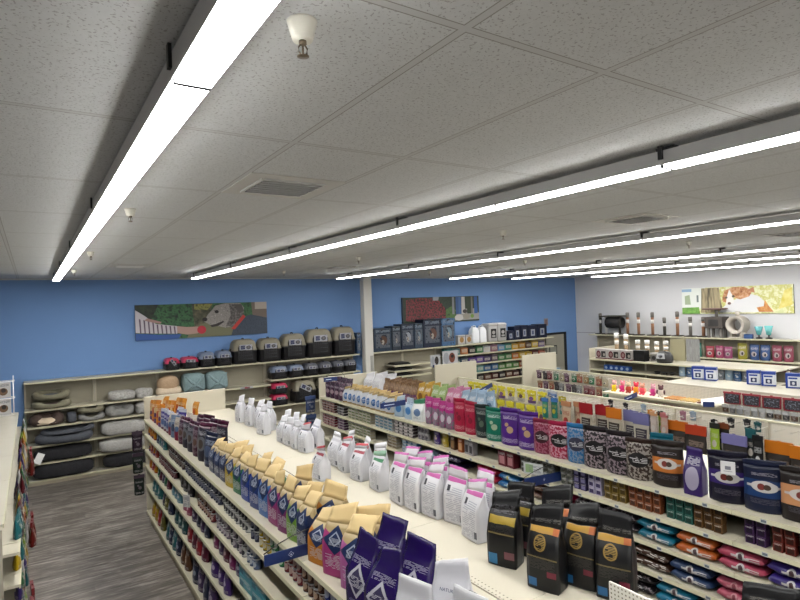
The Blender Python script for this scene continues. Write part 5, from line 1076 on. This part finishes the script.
def pillow_mb(w, d, h, amp=.0, seed=0, p=3.6):
    vs = []; fs = []; nu, nv = 28, 14; off = Vector((seed*2.3, 5, 1))
    for j in range(nv+1):
        ph = -math.pi/2 + math.pi*j/nv
        for i in range(nu):
            th = 2*math.pi*i/nu; e = 2/p
            f = lambda v: math.copysign(abs(v)**e, v)
            q = Vector((w/2*f(math.cos(ph))**1*f(math.cos(th)) if True else 0, d/2*f(math.cos(ph))*f(math.sin(th)), h/2 + h/2*f(math.sin(ph))))
            q += noise.noise_vector(q*6 + off)*amp; q.z = max(q.z, 0); vs.append(q)
    for j in range(nv):
        for i in range(nu): k = (i+1) % nu; fs.append((j*nu+i, j*nu+k, (j+1)*nu+k, (j+1)*nu+i))
    return MB().add(vs, fs, 0, None, True)
def ring_mb(w, d, r, seed=0, dip=.5, amp=.012):
    vs = []; fs = []; N, n = 28, 10; off = Vector((seed*1.7, 2, 9))
    for i in range(N):
        a = 2*math.pi*i/N; c, s_ = math.cos(a), math.sin(a)
        cx, cy = (w/2 - r)*math.copysign(abs(c)**.8, c), (d/2 - r)*math.copysign(abs(s_)**.8, s_)
        rr = r*(1 - dip*max(0, -s_)**3)
        for k in range(n):
            b = 2*math.pi*k/n; q = Vector((cx + rr*math.cos(b)*c, cy + rr*math.cos(b)*s_, r*.98 + rr*math.sin(b) - (r - rr)))
            q += noise.noise_vector(q*8 + off)*amp; q.z = max(q.z, 0); vs.append(q)
    for i in range(N):
        for k in range(n): j, m_ = (i+1) % N, (k+1) % n; fs.append((i*n+k, j*n+k, j*n+m_, i*n+m_))
    return MB().add(vs, fs, 0, None, True)
def bed(x, z, w, d, r, m1, m2, lb, seed=0, y=13.12, dip=.45, tilt=0.0):
    t = thing('pet_bed', (x, y, z + .002), 0, lb, 'pet bed', 'pet beds on the wall shelving')
    t.rotation_euler = (0, tilt, rng.uniform(-.06, .06))
    build(ring_mb(w, d, r, seed, dip), 'bolster', m1, t); c = build(pillow_mb(w*.78, d*.72, r*1.1, .006, seed), 'cushion', m2, t); c.location = (0, 0, .01)
def cush(x, z, w, d, h, m, lb, seed=0, amp=.012, y=13.16, name='pet_cushion'):
    o = build(pillow_mb(w, d, h, amp, seed), name, m); o.location = (x, y, z + .002)
    tag(o, lb, 'pet bed', 'pet beds on the wall shelving')
BY = 13.09
bed(.30, 1.46, .68, .44, .082, OLG, BRP, 'olive grey bolster bed, lower of two on the upper bed shelf', 1, BY); bed(.30, 1.63, .66, .44, .088, OLG, CHAR, 'olive grey bolster bed, upper of two on the upper bed shelf', 2, BY)
bed(.21, 1.13, .6, .44, .12, BRP, CRP, 'brown bolster bed with a cream inner rim', 3, BY, dip=.6); cush(.63, 1.13, .18, .36, .2, CHAR, 'dark folded cushion beside the brown bolster bed', 3, y=BY)
bed(.98, 1.13, .5, .44, .075, GRT, OLG, 'grey green bed, lower of a stacked pair', 4, BY - .01); bed(.97, 1.285, .5, .44, .075, OLG, OLG, 'grey green bed, upper of a stacked pair', 5, BY - .01)
bed(.5, .77, 1.0, .5, .10, CHAR, CHAR, 'large charcoal bed, lower of two, bulging from the shelf', 6, BY - .06, .3); bed(.56, .945, .94, .46, .055, CHAR, CHAR, 'large charcoal bed nested on top of another', 7, BY - .03, .6, -.04)
cush(.48, .43, 1.0, .38, .25, BKP, 'flat black pad below the charcoal beds', 1, y=BY); cush(.48, .1, 1.05, .38, .28, BKP, 'flat black pad on the lowest bed shelf', 2, y=BY); cush(1.66, .1, 1.0, .38, .27, BKP, 'flat black pad on the lowest shelf under fluffy cushions', 3, y=BY)
cush(1.55, 1.46, .5, .38, .2, FLW, 'speckled white and grey fluffy cushion on the upper bed shelf', 4, .02, BY); cush(1.98, 1.46, .34, .38, .2, FLW, 'speckled fluffy cushion beside the tan cave bed', 5, .02, BY)
bed(1.5, 1.13, .56, .44, .125, GRT, GRT, 'grey tufted bed with a folded front rim', 8, BY, dip=.75); cush(2.0, 1.13, .40, .38, .24, FLUFF, 'pale grey fluffy cushion beside the tufted bed', 6, .02, BY)
cush(1.56, .77, .86, .44, .27, FLUFF, 'long fluffy grey cushion beside the charcoal beds', 7, .02, BY - .05); cush(1.52, .43, .86, .44, .26, FLUFF, 'long fluffy grey cushion on the shelf above the black pads', 8, .02, BY - .05)
cush(2.12, .77, .24, .36, .24, FLUFF, 'short fluffy grey cushion behind the orange pouches', 9, .01, BY)
t = thing('cave_bed', (2.48, 13.11, 1.462), 0, 'tan cave bed with cream rolled rim, between fluffy and blue-grey ones', 'pet bed', 'pet beds on the wall shelving')
build(ring_mb(.54, .42, .085, 3, .1), 'rolled_rim', CRP, t); c = build(pillow_mb(.46, .36, .36, .01, 4, 2.2), 'hood', TANP, t); c.location = (0, .05, .06)
for i, x in enumerate((3.0, 3.5)):
    t = thing('cave_bed', (x, 13.11, 1.462), 0, f'blue-grey crossover cave bed, {["next to the tan one", "next to the bare shelf"][i]}', 'pet bed', 'pet beds on the wall shelving')
    build(pillow_mb(.48, .42, .42, .02, 6 + i, 4), 'body', BGP, t)
    for q in (-1, 1): build(MB().tube([(q*.2, -.17, .38), (q*.1, -.215, .26), (-q*.02, -.225, .16), (-q*.16, -.2, .06)], [.02, .03, .03, .02], 8), 'crossed_fold', BGP, t)
tg = put('hanging_tag', 'carton', (.14, .004, .2), mat('tag_white', '#e2e2e0', .5), .02, 12.83, .46, .4, 'white paper tag', 'hanging from the black pad shelf', 'tag', 'tags'); tg.rotation_euler[1] = .5
put('hanging_price_strip', 'carton', (.3, .003, .05), pack('strip', '#e8e8ea', ('rect', .55, .5, .2, .4, '#b05a5a'), ('txt', .4, .5, .36, .3, '#8a8ea0', 4, 3)), 4.15, 12.93, 1.42, 0, 'white and red price strip', 'on the bare shelf under the carriers', 'price card', 'price cards')

# ------------------------------------------------------------------ far wall beyond the column
def crate_box(x0, x1, h, base, pic, lb, k):
    m = pack('crate_box_%d' % k, base, ('rect', .5, .46, .4, .3, '#6d7480'), ('oval', .55, .5, .2, .22, pic), ('oval', .5, .4, .08, .1, '#c8beb2'), ('blot', '#2a3344', 8, .6), ('txt', .5, .88, .4, .06, '#aebccc', 6, 24))
    t = thing('crate_carton', ((x0+x1)/2, 13.135, 2.006), 0, lb, 'carton', 'boxed wire crates')
    w = (x1 - x0)/2 - .012
    cb = build(MB().box(-w, w, -.2, .2, 0, h), 'carton_body', m, t, .004)
    build(MB().box(-.05, .05, -.203, -.2, h*.93, h*.97), 'carry_slot', DK, cb)
for k, (a, b_, h, c, p, lb) in enumerate([(7.62, 8.2, .62, '#33465c', '#6a4a38', 'dark blue crate carton with brown dog face, beside the column'), (8.2, 8.5, .66, '#3a4654', '#7d7f86', 'narrow slate crate carton beside the dog-face one'), (8.5, 8.95, .70, '#2f3c54', '#b8bcc6', 'dark blue crate carton with white dog picture'), (8.95, 9.25, .70, '#4a5c70', '#8a9aa8', 'narrow grey-blue crate carton under the flower picture'), (9.25, 9.9, .80, '#28324a', '#7a5448', 'tallest dark crate carton with rusty picture'), (9.9, 10.42, .80, '#5a82ae', '#8fa8b8', 'lighter blue crate carton at the end of the row')]): crate_box(a, b_, h, c, p, lb, k)
crate_box(7.10, 7.25, .55, '#3a5a80', '#5a7a98', 'blue crate carton half behind the column', 9)
TRB = mat('tray_black_mat', '#141416', .6)
for i, (z, w) in enumerate([(1.605, .5), (1.455, .6), (1.305, .6)]):
    s = build(MB().box(-.62, .62, -.26, .24, -.025, 0).box(-.62, .62, -.27, -.26, -.04, .004, 1), 'display_tray', [CREAM, LIP]); s.location = (8.8, 13.08, z)
    tag(s, f'cream display tray past the column, {["top", "middle", "bottom"][i]} of three', 'tray', 'cream display trays')
    o = build(MB().box(-w/2, w/2, -.2, .2, 0, .03).box(-w/2 + .03, w/2 - .03, -.17, .17, .03, .05), 'floor_mat_tray', [TRB], None, .006); o.location = (8.5, 13.08, z + .005)
    tag(o, f'flat black crate tray on the {["upper", "middle", "lower"][i]} cream tray past the column', 'tray', 'flat black crate trays')
Fb = 'on the top shelf by the door'
for x in (10.7, 10.98): put('small_carton', 'carton', (.26, .2, .27), pack('cat_carton', '#e2e0dc', ('oval', .5, .5, .3, .3, '#c89a5a'), ('txt', .5, .86, .4, .08, '#8a8078', 6, 20)), x, 13.1, 2.006, 0, 'small white carton with amber cat', 'beside the crate cartons', 'carton', 'white cat cartons', key=x, end='from the column')
for i, x in enumerate((11.28, 11.58)):
    t = thing('litter_jug', (x, 13.12, 2.006), 0, f'tall white litter jug {["beside the small white cartons", "beside the grey bins"][i]}', 'jug', 'white litter jugs')
    build(loft([rrect(.12, .1, 0, .03), rrect(.13, .11, .02, .03), rrect(.13, .11, .36, .03), rrect(.11, .08, .44, .03), rrect(.06, .05, .48, .02)]), 'jug_body', mat('jug_white', '#dfe1e4', .4), t)
    build(MB().tube([(-.09, 0, .42), (-.09, 0, .5), (.03, 0, .53), (.06, 0, .47)], .014), 'handle', mat('jug_white', '#dfe1e4', .4), t); build(MB().lathe([(.03, .48), (.03, .53), (0, .535)], 12, (.03, -.02, 0)), 'cap', mat('jug_cap', '#c4c8cc', .4), t)
for i, x in enumerate((11.93, 12.32)):
    t = thing('food_bin', (x, 13.13, 2.006), 0, f'grey pet food bin with black label {["beside the white jugs", "beside the navy cartons"][i]}', 'food bin', 'grey food bins')
    build(loft([rrect(.16, .15, 0, .03), rrect(.18, .17, .04, .04), rrect(.185, .18, .5, .04)]), 'bin_body', mat('bin_grey', '#a3a19f', .45), t); build(loft([rrect(.19, .185, .5, .04), rrect(.19, .185, .54, .04), rrect(.16, .15, .57, .04)]), 'lid', mat('bin_lid', '#c6c3bf', .4) , t)
    build(MB().add([(-.11, -.188, .12), (.11, -.188, .12), (.11, -.19, .4), (-.11, -.19, .4)], [(0, 1, 2, 3)], 0, [[(0, 0), (.99, 0), (.99, 1), (0, 1)]]), 'front_label', pack('bin_label', '#1d1d22', ('oval', .5, .6, .3, .2, '#d8d6d2'), ('rect', .5, .2, .3, .1, '#d8d6d2')), t)
NVB = pack('navy_carton', '#1c2440', ('rect', .5, .45, .22, .25, '#c8ccd8'), ('rect', .5, .45, .1, .15, '#5a6890'))
for x, w, h in [(12.68, .28, .3), (12.98, .28, .42), (13.3, .3, .44), (13.68, .4, .42), (14.12, .42, .44)]: put('navy_carton', 'carton', (w, .3, h), NVB, x, 13.12, 2.006, 0, 'white-labelled navy carton', Fb, 'carton', 'navy cartons', key=x, end='from the grey bins')
import itertools
bxp = [('teal', '#2f7a7a'), ('grey teal', '#6a9090'), ('orange', '#d08a5a'), ('black', '#242426'), ('green', '#3a7a4a'), ('white', '#c8c8c8'), ('rose', '#a07080'), ('sky blue', '#6a9ac0'), ('sea green', '#3f9080'), ('amber', '#d8a428'), ('gold', '#c8902c'), ('brown', '#6a4a3a'), ('mustard', '#d0b040'), ('lilac', '#8a7aa0')]
bx2 = [('dark teal', '#2a5a60'), ('slate', '#4a5a6a'), ('violet', '#6a4a98'), ('purple', '#4a3a70'), ('grey plum', '#6a5a68'), ('green', '#4a8050'), ('orange', '#d07a34'), ('yellow', '#d8b43c'), ('dark red', '#6a2c30'), ('coral', '#c06a50')]
bx3 = [('sea green', '#3a8a80'), ('pale teal', '#7aa8a0'), ('steel blue', '#3a6a98'), ('green', '#5a8a4a'), ('rust', '#a85a38'), ('mustard', '#c8a83a')]
for z, P_, x0, x1, w, h in [(1.70, bxp, 10.02, 14.4, .3, .21), (1.40, bx2, 10.02, 14.4, .3, .2), (1.12, bx3, 10.02, 14.4, .3, .2), (.85, [('maroon', '#5a2a2c'), ('dark', '#2c2628'), ('brown', '#6a4432')], 10.02, 14.4, .3, .2)]:
    n = int((x1 - x0)/w)
    for k in range(n):
        nm, c = P_[min(len(P_)-1, int(k*len(P_)/n))] if z != .85 else P_[k % 3]
        x = x0 + w*(k+.5)
        put('treat_carton', 'carton', (w - .03, .16, h - .02*(k % 2)), pack('bx_' + nm.replace(' ', '_') + c[1:], c, ('rect', .5, .5, .36, .2, '#cfc8b8'), ('txt', .5, .5, .3, .16, c, 4, 10), ('rect', .5, .9, .5, .05, '#3a3a3c')), x, 13.06, z + .006, 0, f'{nm} treat carton', f'on the {["first", "second", "third", "fourth"][[1.70, 1.40, 1.12, .85].index(z)]} shelf under the bins', 'carton', 'treat cartons on the far wall', key=x, end='from the column')
# poster cards standing above the end panel of the pegboard gondola
for i, (x, w, h, zz, lb, pc) in enumerate([(7.56, .42, .3, 1.94, 'white poster card with rusty dog, above the pegboard end panel', '#8a4a34'), (7.16, .26, .24, 1.94, 'smaller white poster card with dark dogs, above the pegboard end panel', '#3a302c')]):
    t = thing('poster_card', (x, 9.60, zz - .02), 0, lb, 'poster', 'poster cards')
    build(MB().box(-w/2, w/2, -.004, .004, 0, h), 'card', pack('poster_%d' % i, '#dcdde0', ('oval', .62, .5, .2, .36, pc), ('oval', .24, .5, .18, .4, '#b8bcc4'), ('oval', .64, .6, .1, .12, '#2a2222')), t)
    build(MB().box(-w*.3, w*.2, -.02, -.006, -.02, .035), 'navy_tag', NAVYS, t)
    build(MB().box(-.03, .03, .004, .012, -.4, .1), 'mounting_strip', BLK, t)
o = build(MB().box(-.1, .1, -.006, 0, -.13, .13), 'wall_notice', pack('notice', '#b7b0b4', ('rect', .5, .5, .34, .34, '#a08080')), None, .003); o.location = (14.78, BACKY - .002, 2.48); tag(o, 'small pinkish notice on the blue wall above the door edge', 'notice')
t = thing('display_stand', (11.75, 10.6, 0), 0, 'pale blue boxed display just beyond the carrier-box gondola', 'display')
build(MB().box(-.3, .3, -.2, .2, 0, 1.0), 'stand', CREAM, t, .004)
for k in range(2): build(MB().box(-.28 + k*.29, -.01 + k*.29, -.16, .16, 1.0, 1.42 - .04*k), 'carton', pack('ice_carton', '#8ab0d0', ('oval', .5, .4, .3, .2, '#e0d8a8'), ('blot', '#d8e4ec', 7, .58)), t, .004)

# ------------------------------------------------------------------ photographs on canvas
def noisy(name, cols, sc, rough=.6, asp=1.0):
    t = NT(name, rough); tc = t.n('ShaderNodeTexCoord'); mp = t.n('ShaderNodeMapping'); t.t.links.new(tc.outputs['Object'], mp.inputs[0]); mp.inputs['Scale'].default_value = (1, 1, asp)
    r = t.n('ShaderNodeValToRGB'); t.put(r.inputs[0], t.noise(mp.outputs[0], sc, 3, .65)); e = r.color_ramp.elements
    e[0].position = .34; e[0].color = lin(cols[0]); e[1].position = .66; e[1].color = lin(cols[-1])
    for i, c in enumerate(cols[1:-1]): m = e.new(.34 + .32*(i+1)/(len(cols)-1)); m.color = lin(c)
    t.color(r.outputs[0]); return t.m
def canvas(lb, origin, W, H, face, layers):
    """layers: (material, [(u, v), ...]) printed one over another on the canvas front"""
    t = thing('wall_picture', origin, face, lb, 'picture', 'wide canvas photographs')
    build(MB().box(0, W, .0, .035, 0, H), 'canvas_block', mat('canvas_edge', '#2c2f33', .7), t)
    m = MB(); ms = []
    for i, (mt, pts) in enumerate(layers):
        if mt not in ms: ms.append(mt)
        m.poly([(u*W, -.0012 - .0006*i, v*H) for u, v in pts], ms.index(mt))
    build(m, 'printed_photo', ms, t)
def el(cx, cy, rx, ry, n=18, a0=0, a1=360): return [(cx + rx*math.cos(R(a0 + (a1-a0)*k/n)), cy + ry*math.sin(R(a0 + (a1-a0)*k/n))) for k in range(n if a1 - a0 == 360 else n+1)]
full = [(0, 0), (1, 0), (1, 1), (0, 1)]
fm = lambda n, c: mat('photo_' + n, c, .6)
L = [(noisy('ph_leaf', ['#16261c', '#274a30', '#3a6a3e', '#1a2c22'], 9), full), (noisy('ph_bark', ['#2a2c20', '#4a4a38', '#6a6048'], 6), [(.4, 1), (.56, 1), (.52, .4), (.5, 0), (.6, 0), (.36, 0), (.38, .6)][0:3] + [(.42, .3)]),
     (noisy('ph_yel', ['#3a4020', '#8a8848', '#5a5a30'], 12), [(.42, .98), (.56, .98), (.52, .8), (.42, .82)]), (fm('grass', '#6a6a50'), [(.36, 0), (.78, 0), (.72, .3), (.5, .42), (.4, .3)]),
     (noisy('ph_dk', ['#141c18', '#2c3a28'], 8), [(0, .7), (.1, .5), (.16, 1), (0, 1)]), (fm('path', '#6f6258'), [(.88, .55), (1, .5), (1, 1), (.87, 1)]), (fm('pale', '#b0a498'), [(.9, .78), (1, .78), (1, 1), (.9, 1)]), (noisy('ph_jean', ['#232c3a', '#3a4656', '#2a3442'], 30), [(.7, .0), (1, 0), (1, .5), (.86, .62), (.74, .45)]),
     (noisy('ph_fur', ['#5a5654', '#97928e', '#7a7572', '#aaa5a0'], 16), [(.49, .46), (.52, .66), (.55, .78), (.58, .92), (.66, .99), (.78, .98), (.81, .84), (.8, .5), (.74, .3), (.66, .24), (.6, .3), (.54, .34)]), (noisy('ph_fur2', ['#33302f', '#5a5654', '#777270'], 18), [(.66, .3), (.7, .62), (.69, .96), (.79, .95), (.81, .6), (.74, .24)]),
     (fm('muzzle', '#2a2424'), [(.535, .34), (.58, .37), (.64, .46), (.645, .42), (.6, .31), (.55, .28)]), (fm('nose', '#191718'), el(.497, .52, .02, .06)), (fm('eye', '#1f1b1a'), el(.59, .74, .016, .05)), (fm('ear', '#4a4644'), [(.73, .95), (.79, .93), (.81, .74), (.77, .66)]),
     (fm('collar', '#b0322c'), [(.70, .2), (.73, .18), (.82, .56), (.80, .62)]), (fm('jean2', '#2a5090'), [(0, 0), (.3, 0), (.32, .12), (.16, .14), (0, .2)]),
     (fm('shirt', '#b9b4ba'), [(0, .22), (.12, .18), (.29, .14), (.29, .36), (.14, .45), (.06, .7), (0, .86)])]
for k in range(9):
    x = .03 + k*.03; L.append((fm('stripe', '#5a4a5c'), [(x, .2 - x*.2), (x + .009, .2 - x*.2), (x + .005, .52 - x*.6 if x > .12 else .62 - x), (x - .006, .52 - x*.6 if x > .12 else .64 - x)]))
L += [(fm('skin', '#a88a80'), [(.29, .16), (.36, .1), (.44, .12), (.48, .24), (.44, .32), (.36, .32), (.29, .36)]), (fm('skin2', '#9a7a72'), [(.08, .62), (.14, .55), (.18, .5), (.17, .45), (.11, .5), (.06, .56)]), (fm('ball', '#b02838'), el(.47, .22, .034, .12))]
canvas('wide canvas photo of a grey dog nosing a hand with a red ball', (1.89, BACKY - .037, 3.26 - .596), 2.96, .775, 0, L)
L = [(noisy('ph_dkleaf', ['#141c18', '#2a3a2a', '#1c2620'], 10), full), (noisy('ph_flower', ['#10160f', '#1f2a1c', '#5a1a22', '#8e323a', '#20140f'], 17), [(.04, .12), (.2, .08), (.4, .1), (.54, .12), (.56, .4), (.5, .72), (.42, .94), (.2, .97), (.05, .9)]),
     (fm('pavement', '#8d8c8a'), [(.66, .05), (1, .06), (1, .3), (.94, .5), (.7, .5)]), (noisy('ph_bush', ['#22331f', '#4a6a34', '#35502a'], 8), [(.54, .1), (.66, .1), (.7, .4), (.62, .62), (.55, .5)]), (fm('sky', '#8a8f92'), [(.38, .86), (.45, .86), (.46, 1), (.38, 1)])]
for x, c, w in [(.645, '#77787a', .03), (.70, '#2a4a78', .045), (.735, '#3a5a88', .04), (.78, '#b0aca8', .05), (.86, '#2c3828', .06), (.90, '#6a6a62', .025), (.955, '#28508a', .05)]: L.append((fm('v' + c[1:], c), [(x - w/2, .3), (x + w/2, .3), (x + w*.45, .98), (x - w*.45, .98)]))
L += [(fm('dogwhite', '#b5b2ae'), el(.72, .16, .06, .12)), (fm('dogdark', '#3a3634'), el(.8, .4, .03, .08)), (fm('dogtan', '#8a8478'), el(.82, .2, .05, .12)), (fm('lime', '#6a8a3a'), el(.9, .2, .025, .08)), (fm('edge', '#1c2a44'), [(0, 0), (.008, 0), (.008, 1), (0, 1)])]
canvas('wide canvas photo of red flowers and people on a street', (8.85, BACKY - .037, 3.26 - .585), 2.88, .77, 0, L)
L = [(noisy('ph_garden', ['#c8cf9a', '#dcdcb8', '#b9b860', '#e4e0c8'], 4), full), (fm('haze', '#d8dcd6'), [(0, .2), (.24, .2), (.24, 1), (0, 1)]), (fm('bluetop', '#8aa8c4'), [(0, .86), (.1, .86), (.1, .97), (0, .97)]), (noisy('ph_green', ['#5a8a3a', '#7aaa50'], 9), [(0, .0), (.18, 0), (.17, .26), (0, .24)]), (fm('sage', '#9aa88a'), [(.03, .36), (.09, .36), (.08, .74), (.03, .7)]), (fm('stem', '#6f7a78'), [(.15, .45), (.17, .45), (.17, .72), (.15, .72)]),
     (noisy('ph_trunk', ['#4a4436', '#a89a78', '#7a705a'], 9, asp=.1), [(.19, .04), (.4, .04), (.37, .98), (.2, .98)]), (fm('catwhite', '#d5d5d6'), [(.36, .05), (.84, .05), (.8, .3), (.72, .62), (.66, .7), (.5, .5), (.42, .3)]), (noisy('ph_ginger', ['#8a5230', '#b8845a', '#d0a888'], 8), [(.4, .6), (.42, .86), (.5, .98), (.6, .97), (.67, .82), (.64, .62), (.56, .52), (.5, .6), (.47, .5), (.44, .4), (.4, .46)]),
     (fm('blaze', '#e2dcd8'), [(.43, .36), (.5, .4), (.5, .62), (.465, .9), (.44, .62)]), (fm('cateye', '#5a5040'), el(.435, .6, .012, .04)), (fm('cateye', '#5a5040'), el(.5, .64, .014, .045)), (fm('catnose', '#6a4a46'), el(.462, .38, .016, .05)), (fm('catear', '#b07a5a'), [(.62, .84), (.68, .96), (.69, .74)]),
     (noisy('ph_orangeleaf', ['#a8602a', '#d09a5a'], 9), [(.72, .06), (.84, .06), (.8, .28), (.77, .5), (.76, .26), (.7, .22)]), (noisy('ph_yellow', ['#c8b84a', '#ddd48a'], 5), [(.88, .15), (.99, .3), (.99, .9), (.93, .8)])]
canvas('wide canvas photo of a ginger and white cat outdoors', (RX - .037, 9.43, 3.26 - .575), 2.95, .755, W_, L)

# ------------------------------------------------------------------ labels, camera, light level
flush_labels()
if 0:
    pass
cam = bpy.data.cameras.new('camera'); co = bpy.data.objects.new('camera', cam); COL.objects.link(co)
yaw, pit, rol = .58167, .00785, -.03432
F_ = Vector((math.sin(yaw)*math.cos(pit), math.cos(yaw)*math.cos(pit), math.sin(pit)))
R0 = Vector((math.cos(yaw), -math.sin(yaw), 0)); U0 = R0.cross(F_)
Rv = math.cos(rol)*R0 + math.sin(rol)*U0; Uv = Rv.cross(F_)
M_ = Matrix((Rv, Uv, -F_)).transposed().to_4x4(); M_.translation = (0, 0, CAMZ)
co.matrix_world = M_
cam.sensor_width = 36; cam.sensor_fit = 'HORIZONTAL'; cam.lens = 36 * 561.86 / 800; cam.clip_start = .05
SC.camera = co
w = bpy.data.worlds.new('world'); SC.world = w; w.use_nodes = True
w.node_tree.nodes['Background'].inputs[0].default_value = (.5, .55, .6, 1); w.node_tree.nodes['Background'].inputs[1].default_value = .05
SC.view_settings.view_transform = 'Standard'; SC.view_settings.look = 'None'; SC.view_settings.gamma = 1; SC.view_settings.use_curve_mapping = False
SC.view_settings.exposure = 0.0
SC.cycles.max_bounces = 8; SC.cycles.diffuse_bounces = 4; SC.cycles.glossy_bounces = 3
SC.cycles.sample_clamp_indirect = 6.0
